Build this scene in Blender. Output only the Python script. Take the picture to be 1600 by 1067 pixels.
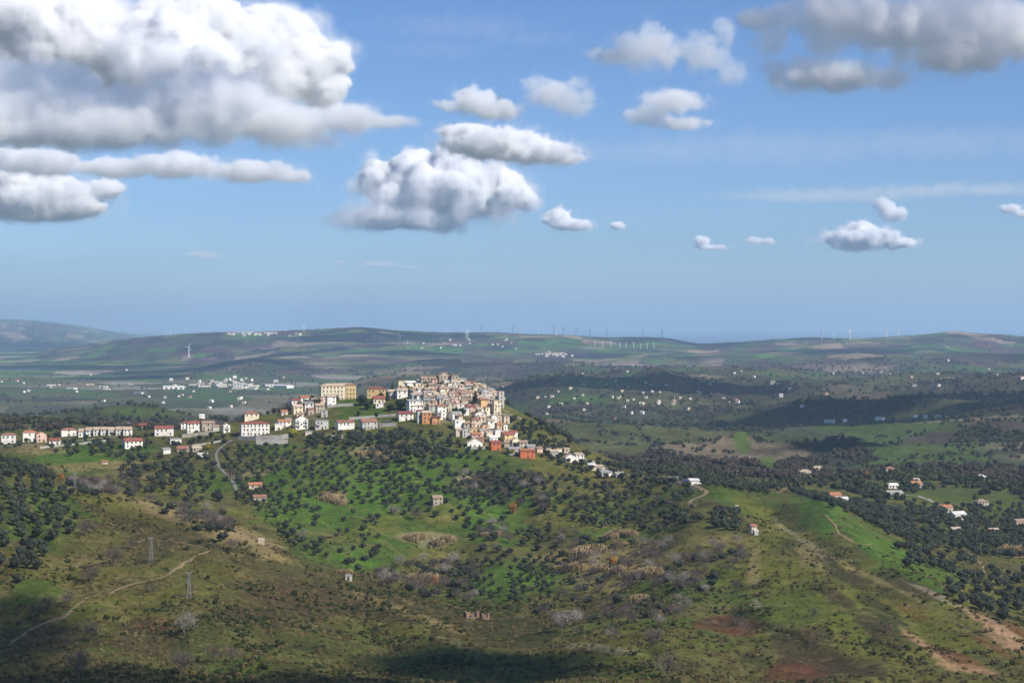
import bpy, math, random
import numpy as np

# ---------------------------------------------------------------- camera, sky, sun, exposure
for o in list(bpy.data.objects):
    bpy.data.objects.remove(o)
scene = bpy.context.scene
COL = scene.collection
W0, H0 = 1600.0, 1067.0        # photograph's pixels, used as a yardstick for bearings
F = 2667.0                     # focal length in those pixels
HY = 510.0                     # eye level
cam_d = bpy.data.cameras.new('camera')
cam_d.sensor_width = 36.0
cam_d.lens = F / W0 * 36.0
cam_d.shift_y = -(H0 / 2 - HY) / W0
cam_d.clip_start = 0.5
cam_d.clip_end = 200000.0
cam = bpy.data.objects.new('camera', cam_d)
cam.rotation_euler = (math.pi / 2, 0, 0)
COL.objects.link(cam)
scene.camera = cam

SUN_DIR = np.array((0.60, -0.45, 0.66)); SUN_DIR /= np.linalg.norm(SUN_DIR)
SUN_EL = math.asin(SUN_DIR[2]); SUN_AZ = math.atan2(SUN_DIR[0], SUN_DIR[1])
world = bpy.data.worlds.new('World'); scene.world = world; world.use_nodes = True
wn = world.node_tree.nodes; wl = world.node_tree.links
bg = wn['Background']
sky = wn.new('ShaderNodeTexSky'); sky.sky_type = 'NISHITA'; sky.sun_disc = False
sky.sun_elevation = SUN_EL; sky.sun_rotation = SUN_AZ
sky.altitude = 300; sky.air_density = 1.0; sky.dust_density = 0.25; sky.ozone_density = 5.0
tint = wn.new('ShaderNodeVectorMath'); tint.operation = 'MULTIPLY'; tint.inputs[1].default_value = (0.77, 0.93, 1.20)   # white balance of the clear air
wl.new(sky.outputs[0], tint.inputs[0]); wl.new(tint.outputs[0], bg.inputs[0]); bg.inputs[1].default_value = 0.078
sun_d = bpy.data.lights.new('sun', 'SUN'); sun_d.energy = 5.0; sun_d.angle = math.radians(0.5)
sun_d.color = (1.0, 0.93, 0.82)
sun = bpy.data.objects.new('sun', sun_d)
from mathutils import Vector, Matrix
sun.rotation_euler = Vector(SUN_DIR).to_track_quat('Z', 'Y').to_euler()
COL.objects.link(sun)
scene.view_settings.view_transform = 'Standard'
scene.view_settings.look = 'None'
scene.view_settings.exposure = 0.35
scene.view_settings.gamma = 1.0
scene.view_settings.use_curve_mapping = False
cy = scene.cycles
cy.max_bounces = 16; cy.diffuse_bounces = 2; cy.glossy_bounces = 1; cy.transmission_bounces = 2
cy.transparent_max_bounces = 8; cy.volume_bounces = 16
cy.volume_step_rate = 1.6; cy.volume_max_steps = 256
cy.use_denoising = True
cy.use_adaptive_sampling = True; cy.adaptive_threshold = 0.02

rng = np.random.default_rng(7)
random.seed(7)

# ---------------------------------------------------------------- noise
def hash01(ix, iy, seed=0):
    n = (ix.astype(np.int64) * 374761393 + iy.astype(np.int64) * 668265263 + seed * 974634593) & 0x7fffffff
    n = ((n ^ (n >> 13)) * 1274126177) & 0x7fffffff
    n = ((n ^ (n >> 16)) * 668265263) & 0x7fffffff
    return ((n ^ (n >> 15)) & 0xffffff) / float(0xffffff)
def vnoise(x, y, seed=0):
    ix = np.floor(x); iy = np.floor(y); fx = x - ix; fy = y - iy
    fx = fx * fx * fx * (fx * (fx * 6 - 15) + 10); fy = fy * fy * fy * (fy * (fy * 6 - 15) + 10)
    a = hash01(ix, iy, seed); b = hash01(ix + 1, iy, seed); c = hash01(ix, iy + 1, seed); d = hash01(ix + 1, iy + 1, seed)
    return (a + (b - a) * fx) * (1 - fy) + (c + (d - c) * fx) * fy
def fbm(x, y, scale, octv=4, seed=0, gain=0.5):
    """about -1..1, mean 0"""
    s = 0; a = 1.0; t = 0; c, sn = math.cos(0.6), math.sin(0.6)
    x = np.asarray(x, float) / scale; y = np.asarray(y, float) / scale
    for i in range(octv):
        s = s + a * (vnoise(x, y, seed + i * 17) * 2 - 1); t += a; a *= gain
        x, y = (x * c - y * sn) * 2.03 + 5.1, (x * sn + y * c) * 2.03 + 1.7
    return s / t * 1.6
def sstep(a, b, x):
    t = np.clip((x - a) / (b - a), 0, 1); return t * t * (3 - 2 * t)
def voronoi(x, y, cell, seed=0):
    """jittered-grid Voronoi: random of nearest cell (two of them), distance to the border"""
    gx = np.floor(x / cell); gy = np.floor(y / cell)
    d1 = np.full(x.shape, 1e18); d2 = np.full(x.shape, 1e18)
    r1 = np.zeros(x.shape); r2 = np.zeros(x.shape)
    for i in (-1, 0, 1):
        for j in (-1, 0, 1):
            cx = gx + i; cyy = gy + j
            px_ = (cx + hash01(cx, cyy, seed + 1)) * cell; py_ = (cyy + hash01(cx, cyy, seed + 2)) * cell
            d = np.hypot(x - px_, y - py_)
            near = d < d1
            d2 = np.where(near, d1, np.minimum(d2, d))
            r1 = np.where(near, hash01(cx, cyy, seed + 3), r1); r2 = np.where(near, hash01(cx, cyy, seed + 4), r2)
            d1 = np.where(near, d, d1)
    return r1, r2, d2 - d1

# ---------------------------------------------------------------- the land
# Relief along bearings: for each bearing (px) the depth (m) and the angle below eye level (as a pixel row) of the ground there.
PLAIN = -207.0
near_prof = {
 -600: [(5,1190),(330,1190),(500,1125),(600,1070),(700,970),(800,880),(900,810),(1000,760),(1060,735),(1150,735),(1250,722),(1330,705),(1420,690),(1550,672),(1700,660),(1900,668)],
 -200: [(5,1190),(330,1190),(500,1125),(600,1068),(700,965),(800,868),(900,798),(1000,742),(1060,720),(1150,728),(1250,715),(1330,700),(1420,687),(1550,670),(1700,655),(1900,668)],
 0: [(5,1190),(330,1190),(500,1125),(600,1067),(700,962),(800,862),(900,790),(1000,735),(1060,716),(1150,724),(1250,712),(1330,699),(1400,690),(1500,678),(1600,664),(1700,652),(1900,668)],
 100: [(5,1190),(330,1190),(500,1125),(600,1062),(700,965),(800,875),(900,805),(960,770),(1020,767),(1100,752),(1200,735),(1300,708),(1350,697),(1400,688),(1500,676),(1620,664),(1750,657),(1950,672)],
 200: [(5,1190),(330,1190),(500,1125),(600,1055),(700,962),(800,885),(900,822),(950,792),(1010,792),(1100,773),(1200,745),(1300,714),(1360,697),(1420,682),(1480,675),(1600,672),(1750,664),(1950,672)],
 300: [(5,1190),(330,1190),(500,1125),(600,1055),(700,970),(800,895),(880,840),(925,814),(980,810),(1060,790),(1150,765),(1250,730),(1330,703),(1390,687),(1430,679),(1480,673),(1600,672),(1750,668),(1950,680)],
 400: [(5,1190),(330,1190),(500,1125),(600,1060),(700,985),(780,925),(850,878),(900,850),(945,840),(1000,830),(1100,795),(1200,750),(1300,710),(1350,694),(1390,683),(1420,670),(1450,658),(1500,650),(1600,668),(1800,690)],
 500: [(5,1190),(330,1190),(500,1125),(600,1068),(700,1000),(780,945),(840,905),(880,888),(930,880),(1000,856),(1100,808),(1200,760),(1300,715),(1350,692),(1390,675),(1430,655),(1470,637),(1500,626),(1545,622),(1600,640),(1750,690)],
 600: [(5,1190),(330,1190),(500,1125),(600,1075),(700,1020),(780,965),(850,925),(900,908),(950,906),(1000,888),(1100,828),(1200,770),(1300,720),(1350,695),(1390,678),(1420,664),(1450,645),(1490,628),(1530,618),(1580,630),(1750,690)],
 650: [(5,1190),(330,1190),(500,1125),(600,1078),(680,1028),(760,975),(820,945),(870,937),(940,930),(1000,903),(1100,840),(1200,780),(1300,726),(1350,698),(1385,676),(1420,655),(1460,630),(1500,610),(1535,598),(1580,610),(1750,690)],
 700: [(5,1190),(330,1190),(500,1125),(600,1080),(680,1032),(760,985),(820,962),(860,965),(950,947),(1000,915),(1100,850),(1200,790),(1300,735),(1350,706),(1385,684),(1420,660),(1460,632),(1500,608),(1535,594),(1580,605),(1750,690)],
 750: [(5,1190),(330,1190),(500,1125),(600,1080),(680,1034),(760,993),(830,970),(880,967),(960,937),(1050,882),(1150,818),(1250,764),(1330,722),(1370,698),(1410,668),(1450,642),(1490,618),(1525,603),(1570,612),(1720,690)],
 800: [(5,1190),(330,1190),(500,1125),(600,1078),(700,1030),(760,1006),(820,986),(880,965),(980,920),(1050,880),(1150,817),(1250,765),(1330,722),(1370,698),(1400,681),(1440,660),(1480,643),(1510,635),(1560,642),(1700,700)],
 850: [(5,1190),(330,1190),(500,1125),(600,1075),(700,1024),(780,992),(850,965),(950,922),(1050,872),(1150,816),(1250,766),(1330,727),(1370,706),(1400,690),(1440,668),(1475,657),(1520,662),(1660,705)],
 900: [(5,1190),(330,1190),(500,1125),(600,1072),(700,1020),(780,985),(850,955),(950,915),(1050,865),(1150,815),(1250,768),(1330,732),(1370,714),(1400,702),(1440,690),(1480,696),(1620,722),(1900,708)],
 1000: [(5,1190),(330,1190),(500,1125),(600,1070),(700,1012),(800,966),(880,930),(960,894),(1050,850),(1150,805),(1250,766),(1320,743),(1360,732),(1440,740),(1600,738),(1900,712)],
 1100: [(5,1190),(330,1190),(500,1125),(600,1075),(700,1005),(800,948),(900,898),(1000,850),(1100,808),(1200,773),(1250,758),(1300,747),(1400,754),(1600,742),(1900,715)],
 1200: [(5,1190),(330,1190),(500,1125),(600,1078),(700,1010),(800,950),(900,895),(1000,850),(1050,830),(1150,795),(1220,773),(1260,764),(1350,784),(1500,774),(1600,759),(1900,716)],
 1300: [(5,1190),(330,1190),(500,1125),(600,1085),(700,1025),(800,955),(870,905),(920,880),(1000,838),(1080,800),(1135,785),(1240,808),(1400,787),(1600,757),(1900,724)],
 1400: [(5,1190),(330,1190),(500,1125),(600,1082),(700,1022),(780,970),(850,915),(900,893),(950,880),(1050,862),(1150,838),(1250,821),(1400,795),(1600,763),(1900,724)],
 1500: [(5,1190),(330,1190),(500,1125),(600,1085),(700,1030),(780,977),(830,947),(900,930),(1000,898),(1100,868),(1200,844),(1350,813),(1500,786),(1700,750),(1900,726)],
 1600: [(5,1190),(330,1190),(500,1125),(600,1090),(700,1040),(780,1002),(850,978),(950,942),(1100,888),(1250,845),(1400,812),(1600,776),(1900,730)],
 1900: [(5,1190),(330,1190),(500,1125),(600,1090),(700,1045),(800,1010),(950,950),(1100,900),(1250,855),(1400,815),(1600,776),(1900,733)],
 2300: [(5,1190),(330,1190),(500,1125),(600,1090),(700,1045),(800,1010),(950,950),(1100,900),(1250,855),(1400,815),(1600,776),(1900,733)],
}
ridges = [  # (depth, width in ln depth, {bearing: row of the crest})
 (27000, 0.20, {-600:478,-200:474,0:483,60:487,120:498,180:514,230:525,280:532,2300:532}),
 (11000, 0.16, {-600:566,0:562,60:558,95:545,130:545,200:531,260:525,330:520,400:520,480:518,560:512,620:515,700:518,800:519,900:521,1000:526,1040:528,1075:537,1100:541,1150:538,1250:531,1300:531,1400:527,1480:520,1550:524,1600:523,1900:520,2300:520}),
 (7600, 0.10, {-600:590,150:588,230:578,330:567,400:558,450:562,520:568,600:560,680:553,760:557,830:560,900:562,1000:566,1100:562,1200:556,1300:553,1400:549,1500:546,1600:546,2300:545}),
 (4700, 0.09, {-600:640,480:638,560:600,640:594,720:592,800:596,850:588,900:600,950:612,985:603,1040:597,1100:603,1160:610,1210:616,1300:604,1400:600,1500:596,1600:592,2300:590}),
 (3300, 0.08, {-600:690,700:680,800:634,900:640,1000:648,1100:640,1200:632,1290:627,1370:638,1450:648,1600:638,2300:630}),
 (2650, 0.08, {-600:655,0:650,100:643,150:632,200:621,240:623,300:641,350:645,420:640,500:655,600:670,700:690,850:660,1000:664,1100:668,1200:672,1300:668,1400:672,1500:680,1600:676,2300:670}),
]
def far_z(px, d):
    lo = np.log(d)
    z = np.full(np.broadcast(px, d).shape, PLAIN)
    z = z + 55 * sstep(700, 900, px) * sstep(9.6, 7.9, lo)
    for (dr, w, tab) in ridges:
        ks = sorted(tab); row = np.interp(px, ks, [tab[k] for k in ks])
        zr = -(row - HY) * dr / F
        t = np.exp(-((lo - math.log(dr)) / w) ** 2)
        z = np.maximum(z, z * (1 - t) + np.maximum(zr, z) * t)
    return z
GPX = np.concatenate([np.linspace(-700, -40, 110)[:-1], np.linspace(-40, 1640, 841), np.linspace(1640, 2300, 110)[1:]])
def _rows():
    a = np.concatenate([np.geomspace(6, 330, 20)[:-1], np.linspace(330, 1640, 520)[:-1], np.geomspace(1640, 5000, 150)[:-1],
                        np.geomspace(5000, 14000, 110)[:-1], np.geomspace(14000, 60000, 40)])
    return a
GD = _rows()
LD = np.log(GD)
STROKES = [
 ([(735,735),(790,780),(838,830),(880,890),(925,950)], -6.5, 24), ([(380,800),(470,868),(600,900),(740,945)], -4, 22), ([(560,705),(600,760),(645,820),(690,880)], -3.5, 20), ([(480,700),(500,760),(520,820)], -2.5, 18),
 ([(1095,760),(1177,832),(1240,856),(1300,900),(1370,958),(1450,1018)], 5.0, 26), ([(1240,766),(1300,816),(1385,890),(1470,935),(1600,1004)], 4.5, 22), ([(1200,800),(1270,856),(1335,912),(1420,975),(1530,1045)], -5, 15),
 ([(110,768),(250,800),(370,846),(560,905),(740,956)], 3.5, 22), ([(690,790),(690,815)], 4.5, 16), ([(815,735),(850,790),(872,850)], 4, 22), ([(960,760),(985,830),(1000,900)], -4, 22), ([(1060,790),(1080,860),(1060,940)], 3.5, 24),
 ([(1110,900),(1150,1000),(1180,1060)], -4, 16), ([(260,880),(330,960),(420,1050)], 3, 24), ([(180,900),(230,980),(300,1060)], -3.5, 20), ([(520,930),(560,990),(640,1050)], -3.5, 20), ([(620,690),(650,740),(670,790)], 3, 22), ([(420,720),(450,770)], 2.5, 20),
]
def build_relief():
    keys = sorted(near_prof)
    far_d = np.concatenate([[2250], np.geomspace(2450, 60000, 150)])
    cols = []
    for k in keys:
        pr = near_prof[k]
        d = np.array([p[0] for p in pr] , float); y = np.array([p[1] for p in pr], float)
        m = d < 2200
        cols.append((d[m], y[m]))
    # near rows by bearing, interpolated across bearings
    P = np.empty((len(GPX), len(GD)))
    prof = []
    for d, y in cols:
        prof.append(np.interp(LD, np.log(d), y))
    prof = np.array(prof)
    kk = np.array(keys, float)
    # smooth (Catmull-Rom like) interpolation across bearings
    for j in range(len(GD)):
        P[:, j] = np.interp(GPX, kk, prof[:, j])
    def blur(A, s, ax):
        r = int(3 * s + 1); k = np.exp(-0.5 * (np.arange(-r, r + 1) / s) ** 2); k /= k.sum()
        return np.apply_along_axis(lambda v: np.convolve(np.pad(v, r, mode='edge'), k, 'valid'), ax, A)
    P = blur(blur(P, 5, 1), 14, 0)
    Zn = -(P - HY) * GD[None, :] / F
    PXg = GPX[:, None] * np.ones_like(GD)[None, :]; Dg = GD[None, :] * np.ones_like(GPX)[:, None]
    Zf = far_z(PXg, Dg)
    t = sstep(math.log(1800), math.log(2350), LD)[None, :]
    Z = Zn * (1 - t) + Zf * t
    m = GD > 1500
    Z[:, m] = blur(blur(Z, 4, 1), 8, 0)[:, m]
    X = (PXg - 800) / F * Dg
    # relief of its own: gullies and hummocks near, hills far
    amp = np.interp(LD, np.log([200, 700, 1300, 1700, 2300, 3500, 8000, 13000, 30000]), [0.2, 2.6, 2.0, 2.5, 14, 34, 40, 34, 24])[None, :]
    village = np.exp(-((PXg - 650) / 190) ** 4) * np.exp(-((Dg - 1450) / 130) ** 4)
    n = 2 / np.maximum(amp, 2) * fbm(X, Dg, 46, 4, 3) * np.exp(-(Dg / 2600) ** 2) + (0.6 * fbm(X, Dg, 900, 6, 9, 0.52) + 0.4 - 0.9 * np.abs(fbm(X, Dg * 0.8, 1900, 4, 31, 0.45))) * (1 - np.exp(-(Dg / 2400) ** 3))
    flat = np.clip(sstep(3, 40, Z - PLAIN) + 0.12, 0, 1)
    hills = (1 - 1.6 * np.abs(fbm(X + 0.5 * Dg, Dg * 0.9, 620, 4, 131, 0.42))) * 36 * sstep(math.log(1900), math.log(2600), LD)[None, :] * sstep(math.log(8500), math.log(5500), LD)[None, :] * sstep(720, 900, PXg)
    Z = Z + hills - 18 * (hills != 0)
    far_fade = 1 - 0.6 * sstep(math.log(15000), math.log(20000), LD)[None, :]
    Z = Z + amp * n * (1 - 0.85 * village) * flat * far_fade
    # eroded gullies on the bare spurs at the lower right and the spur at lower left
    gul = np.abs(fbm(X * 0.8 + Dg * 0.55, Dg * 0.6 - X * 0.4, 60, 3, 21))
    Z = Z - 2.2 * np.exp(-(gul / 0.2) ** 2) * sstep(1050, 850, Dg) * sstep(520, 640, Dg)
    # spurs (+) and gullies (-) running down the slopes: bearings and rows, height m, half width m
    row = HY - Z * F / Dg
    def ray(px, py):
        r_ = row[int(np.argmin(np.abs(GPX - px)))]; ok = np.where((GD > 350) & (r_ <= py))[0]; d = GD[ok[0]] if len(ok) else 1400.0
        return (px - 800) / F * d, d
    for pts, amp_, wid in STROKES:
        W_ = np.array([ray(*p) for p in pts]); best = np.full(X.shape, 1e9)
        for a, b in zip(W_[:-1], W_[1:]):
            d = b - a; L2 = float(d @ d) + 1e-9
            t = np.clip(((X - a[0]) * d[0] + (Dg - a[1]) * d[1]) / L2, 0, 1)
            best = np.minimum(best, np.hypot(X - a[0] - t * d[0], Dg - a[1] - t * d[1]))
        wob = 1 + 0.35 * fbm(X, Dg, 40, 3, 77)
        prof = np.exp(-(best * wob / wid) ** 2) if amp_ < 0 else np.exp(-np.abs(best * wob / wid) ** 1.35)
        Z = Z + amp_ * prof
    return X, Dg, Z, PXg
TX, TY, TZ, TPX = build_relief()
TROW = HY - TZ * F / TY
def grid_at(x, y):
    """ground height at world x, y"""
    x = np.asarray(x, float); y = np.asarray(y, float)
    px = 800 + F * x / y
    fi = np.interp(px, GPX, np.arange(len(GPX))); fj = np.interp(np.log(y), LD, np.arange(len(GD)))
    i = np.clip(fi.astype(int), 0, len(GPX) - 2); j = np.clip(fj.astype(int), 0, len(GD) - 2)
    a = fi - i; b = fj - j
    return (TZ[i, j] * (1 - a) * (1 - b) + TZ[i + 1, j] * a * (1 - b) + TZ[i, j + 1] * (1 - a) * b + TZ[i + 1, j + 1] * a * b)
_cm = np.minimum.accumulate(np.where(GD[None, :] < 350, 2000, TROW), axis=1)   # lowest row reached so far along each bearing
def hit(px, py, dmin=350, dmax=6e4):
    """where the sight line at bearing px, row py meets the ground: (x, y, z)"""
    i = int(np.clip(np.searchsorted(GPX, px), 1, len(GPX) - 1)); a = (px - GPX[i - 1]) / (GPX[i] - GPX[i - 1])
    row = TROW[i - 1] * (1 - a) + TROW[i] * a
    ok = np.where((GD >= dmin) & (GD <= dmax) & (row <= py))[0]
    if len(ok) == 0:
        m = (GD >= dmin) & (GD <= dmax); j = int(np.argmin(np.where(m, row, 1e9))); d = GD[j]
    else:
        j = max(1, ok[0])
        r0, r1 = row[j - 1], row[j]
        t = 0 if r0 <= py else (r0 - py) / max(r0 - r1, 1e-6)
        d = GD[j - 1] + (GD[j] - GD[j - 1]) * t
    x = (px - 800) / F * d
    return float(x), float(d), float(grid_at(x, d))
def visible(x, y, z):
    """rough: not hidden by ground in front"""
    px = 800 + F * x / y; row = HY - z * F / y
    i = np.clip(np.searchsorted(GPX, px), 0, len(GPX) - 1); j = np.clip(np.searchsorted(GD, y) - 1, 0, len(GD) - 1)
    return row <= _cm[i, j] + 3
# ---------------------------------------------------------------- helpers for objects and materials
def tag(o, label=None, cat=None, group=None, kind=None):
    if label: o['label'] = label
    if cat: o['category'] = cat
    if group: o['group'] = group
    if kind: o['kind'] = kind
    return o
def link(name, data, parent=None, loc=None, rz=None):
    o = bpy.data.objects.new(name, data); COL.objects.link(o)
    if parent is not None: o.parent = parent
    if loc is not None: o.location = loc
    if rz is not None: o.rotation_euler = (0, 0, rz)
    return o
def mesh_from(name, verts, faces, mats=(), mat_idx=None, smooth=False):
    me = bpy.data.meshes.new(name)
    me.from_pydata([tuple(v) for v in verts], [], [tuple(f) for f in faces])
    for m in mats: me.materials.append(m)
    if mat_idx is not None: me.polygons.foreach_set('material_index', np.asarray(mat_idx, dtype=np.int32))
    if smooth: me.polygons.foreach_set('use_smooth', np.ones(len(me.polygons), dtype=bool))
    me.update()
    return me
def quads_mesh(name, V, Q, mats=(), smooth=False):
    """V (n,3), Q (m,4) numpy, fast"""
    me = bpy.data.meshes.new(name)
    Q = np.asarray(Q, dtype=np.int32); k = Q.shape[1]
    me.vertices.add(len(V)); me.vertices.foreach_set('co', np.asarray(V, dtype=np.float32).ravel())
    me.loops.add(Q.size); me.loops.foreach_set('vertex_index', Q.ravel())
    me.polygons.add(len(Q)); me.polygons.foreach_set('loop_start', np.arange(0, Q.size, k, dtype=np.int32))
    me.polygons.foreach_set('use_smooth', np.full(len(Q), smooth))
    for m in mats: me.materials.append(m)
    me.update(calc_edges=True); me.validate()
    return me
def set_col(me, name, C):
    at = me.attributes.new(name, 'FLOAT_COLOR', 'POINT')
    C4 = np.ones((len(C), 4), dtype=np.float32); C4[:, :3] = C
    at.data.foreach_set('color', C4.ravel())
MATS = {}
def mat(name, col, rough=0.9, var=0.18, scale=0.6, spec=0.2, objvar=0.0, bump=0.0, metal=0.0):
    """plain procedural material: base colour broken by noise at `scale` (1/m) and, per object, by `objvar`"""
    if name in MATS: return MATS[name]
    m = bpy.data.materials.new(name); m.use_nodes = True; N = m.node_tree.nodes; L = m.node_tree.links
    b = N['Principled BSDF']; b.inputs['Roughness'].default_value = rough
    b.inputs['Specular IOR Level'].default_value = spec; b.inputs['Metallic'].default_value = metal
    geo = N.new('ShaderNodeNewGeometry'); nz = N.new('ShaderNodeTexNoise'); nz.inputs['Scale'].default_value = scale
    nz.inputs['Detail'].default_value = 4
    L.new(geo.outputs['Position'], nz.inputs['Vector'])
    mr = N.new('ShaderNodeMapRange'); mr.inputs[1].default_value = 0.3; mr.inputs[2].default_value = 0.7
    mr.inputs[3].default_value = 1 - var; mr.inputs[4].default_value = 1 + var
    L.new(nz.outputs['Fac'], mr.inputs[0])
    mul = N.new('ShaderNodeVectorMath'); mul.operation = 'SCALE'; mul.inputs[0].default_value = col[:3]
    src = mr.outputs[0]
    if objvar:
        oi = N.new('ShaderNodeObjectInfo'); m2 = N.new('ShaderNodeMapRange')
        m2.inputs[3].default_value = 1 - objvar; m2.inputs[4].default_value = 1 + objvar
        L.new(oi.outputs['Random'], m2.inputs[0])
        mm = N.new('ShaderNodeMath'); mm.operation = 'MULTIPLY'; L.new(src, mm.inputs[0]); L.new(m2.outputs[0], mm.inputs[1]); src = mm.outputs[0]
    L.new(src, mul.inputs['Scale']); L.new(mul.outputs[0], b.inputs['Base Color'])
    if bump:
        bp = N.new('ShaderNodeBump'); bp.inputs['Strength'].default_value = bump; bp.inputs['Distance'].default_value = 0.3
        L.new(nz.outputs['Fac'], bp.inputs['Height']); L.new(bp.outputs[0], b.inputs['Normal'])
    MATS[name] = m
    return m

# ---------------------------------------------------------------- ground colours (what grows or lies there; one cloud shadow painted in)
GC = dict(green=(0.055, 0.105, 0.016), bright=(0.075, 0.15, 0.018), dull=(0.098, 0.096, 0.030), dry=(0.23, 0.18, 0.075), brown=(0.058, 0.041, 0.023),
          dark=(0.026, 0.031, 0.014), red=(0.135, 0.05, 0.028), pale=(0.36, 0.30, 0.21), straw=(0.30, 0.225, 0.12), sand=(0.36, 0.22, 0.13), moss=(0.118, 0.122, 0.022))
PATCH = [
 (715,625,72,36,8,'pale',.55),(770,672,40,26,15,'pale',.4),(480,640,34,14,0,'pale',.35),  # bearing, row, half width, half height (px), tilt (deg, clockwise), what, strength
 (150,708,115,20,-3,'green',1),(120,716,60,14,0,'bright',.7),(330,752,55,22,0,'green',1),(420,745,60,16,0,'green',.9),(250,735,60,20,0,'dull',1),
 (560,770,190,62,8,'green',1),(480,800,90,35,0,'bright',.6),(610,760,90,50,0,'bright',.8),(700,730,70,24,0,'green',1),(540,868,95,24,8,'green',1),(560,875,50,13,8,'bright',.9),
 (760,800,90,55,0,'green',1),(770,790,50,40,0,'bright',.8),(795,905,90,36,0,'green',1),(800,900,60,22,0,'bright',.7),(640,830,80,30,0,'green',1),(600,820,40,20,0,'moss',.8),
 (420,700,60,12,0,'green',.9),(900,690,60,16,20,'green',1),(1000,722,90,11,8,'green',1),(930,700,40,9,20,'bright',.7),(960,835,70,10,0,'green',.8),(1080,755,60,10,5,'moss',.8),
 (560,640,40,22,0,'green',1),(810,640,18,10,0,'green',1),(730,715,60,14,0,'green',.9),(790,725,40,16,10,'green',.8),(900,715,50,10,8,'moss',.9),
 (70,815,75,62,0,'green',.9),(60,925,60,22,0,'green',.7),(150,850,60,24,0,'dull',1),(130,880,60,14,0,'dry',.5),
 (1280,795,38,34,50,'bright',.9),(1275,785,30,30,50,'green',1),(1355,842,70,18,32,'green',1),(1400,870,80,18,28,'bright',.7),(1440,905,70,36,10,'green',.9),(1540,930,70,30,0,'moss',.8),
 (1180,870,60,30,40,'moss',.9),(1140,780,60,16,30,'green',.8),(1220,830,90,20,38,'moss',.7),(1260,930,110,45,15,'moss',.8),(1250,945,60,25,15,'green',.35),(1400,950,120,22,22,'moss',.8),(1350,1010,110,30,15,'moss',.6),(1450,985,110,25,18,'moss',.6),
 (250,800,150,20,14,'moss',.9),(380,850,80,14,18,'dry',.8),(290,808,150,13,16,'dry',1),(240,795,80,9,14,'straw',.6),(380,840,60,8,18,'straw',.5),(170,785,60,14,14,'moss',.8),(230,812,60,14,10,'brown',.5),
 (60,702,50,8,0,'dry',.9),(130,728,110,7,-4,'dry',.8),(200,745,60,12,0,'dry',.45),(390,738,40,5,-8,'straw',.7),(30,745,40,10,0,'dull',.9),
 (950,875,120,22,4,'dry',.95),(930,905,70,14,0,'straw',.35),(1000,860,50,20,0,'dry',.6),(950,930,40,24,30,'dry',.5),(1040,895,60,8,0,'brown',.8),(1120,845,60,14,0,'dry',.45),(1020,815,70,14,0,'dull',1),
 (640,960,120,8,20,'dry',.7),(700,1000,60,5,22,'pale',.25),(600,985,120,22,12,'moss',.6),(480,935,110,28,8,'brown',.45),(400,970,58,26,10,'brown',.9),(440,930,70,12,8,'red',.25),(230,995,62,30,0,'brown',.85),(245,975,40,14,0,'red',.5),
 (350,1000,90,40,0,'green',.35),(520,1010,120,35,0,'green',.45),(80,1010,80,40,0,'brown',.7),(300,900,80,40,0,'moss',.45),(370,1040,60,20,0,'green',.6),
 (450,985,240,60,5,'brown',.3),(730,940,90,20,15,'green',.55),(800,990,90,26,10,'dark',.6),(1010,1000,100,26,0,'moss',.7),(900,1040,90,24,0,'moss',.8),(935,1012,55,6,5,'pale',.45),  # the dark patch paints the cloud shadow into the ground colour
 (1132,976,56,17,2,'red',1),(1120,972,40,10,0,'brown',.8),(1160,972,20,9,40,'pale',.25),(1265,1022,68,44,20,'brown',1),(1240,1050,60,16,0,'red',.7),(1235,995,50,14,20,'dark',.5),(1320,1040,80,20,10,'brown',.7),
 (1310,935,45,11,32,'brown',.95),(1255,862,46,12,30,'dark',.8),(1300,885,80,12,35,'dark',.85),(1340,905,40,10,30,'brown',.6),(1415,915,50,13,22,'brown',.9),(1425,955,30,8,30,'red',.5),(1385,960,60,14,38,'dark',.9),(1375,985,50,16,38,'brown',.9),
 (1250,845,70,4,38,'pale',.4),(1265,870,40,12,38,'dry',.7),(1360,900,120,4,27,'dry',.7),(1470,935,70,4,25,'pale',.5),(1545,972,50,7,28,'sand',.9),(1440,1005,45,8,35,'sand',.7),(1500,1030,60,10,25,'red',.8),(1515,1045,60,7,10,'sand',.8),(1575,1000,50,14,25,'sand',.9),(1590,985,40,6,30,'red',.8),(1550,1010,50,6,30,'red',.6),
 (1180,885,10,40,5,'dry',.8),(1180,945,10,12,-40,'pale',.5),(1170,790,40,8,20,'moss',.8),(1215,765,30,6,5,'dry',.8),(1100,735,80,5,6,'dry',.6),(940,695,60,4,24,'dry',.9),(880,672,30,4,40,'dry',.7),
 (520,775,26,10,0,'straw',.8),(510,770,20,6,0,'red',.5),(575,708,26,12,0,'straw',.6),(660,838,50,9,0,'straw',.7),(690,845,35,10,-10,'pale',.35),(730,750,30,14,0,'straw',.35),(722,748,14,8,0,'pale',.5),(690,805,40,18,0,'moss',.9),
 (1590,855,25,14,0,'sand',.7),(1560,800,60,14,0,'green',.4),(1500,775,90,14,3,'green',.6),(1440,700,40,10,0,'green',.5),(1160,690,14,18,0,'bright',.9),(1200,722,20,10,0,'bright',.8),
 (1330,670,60,10,0,'green',.9),(1450,668,70,8,0,'green',.7),(1180,655,60,10,0,'green',.5),(230,645,60,9,0,'green',.8),(190,640,40,9,0,'bright',.6),(60,655,50,6,0,'moss',.9),(300,648,40,10,0,'dull',.9),
]
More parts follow.
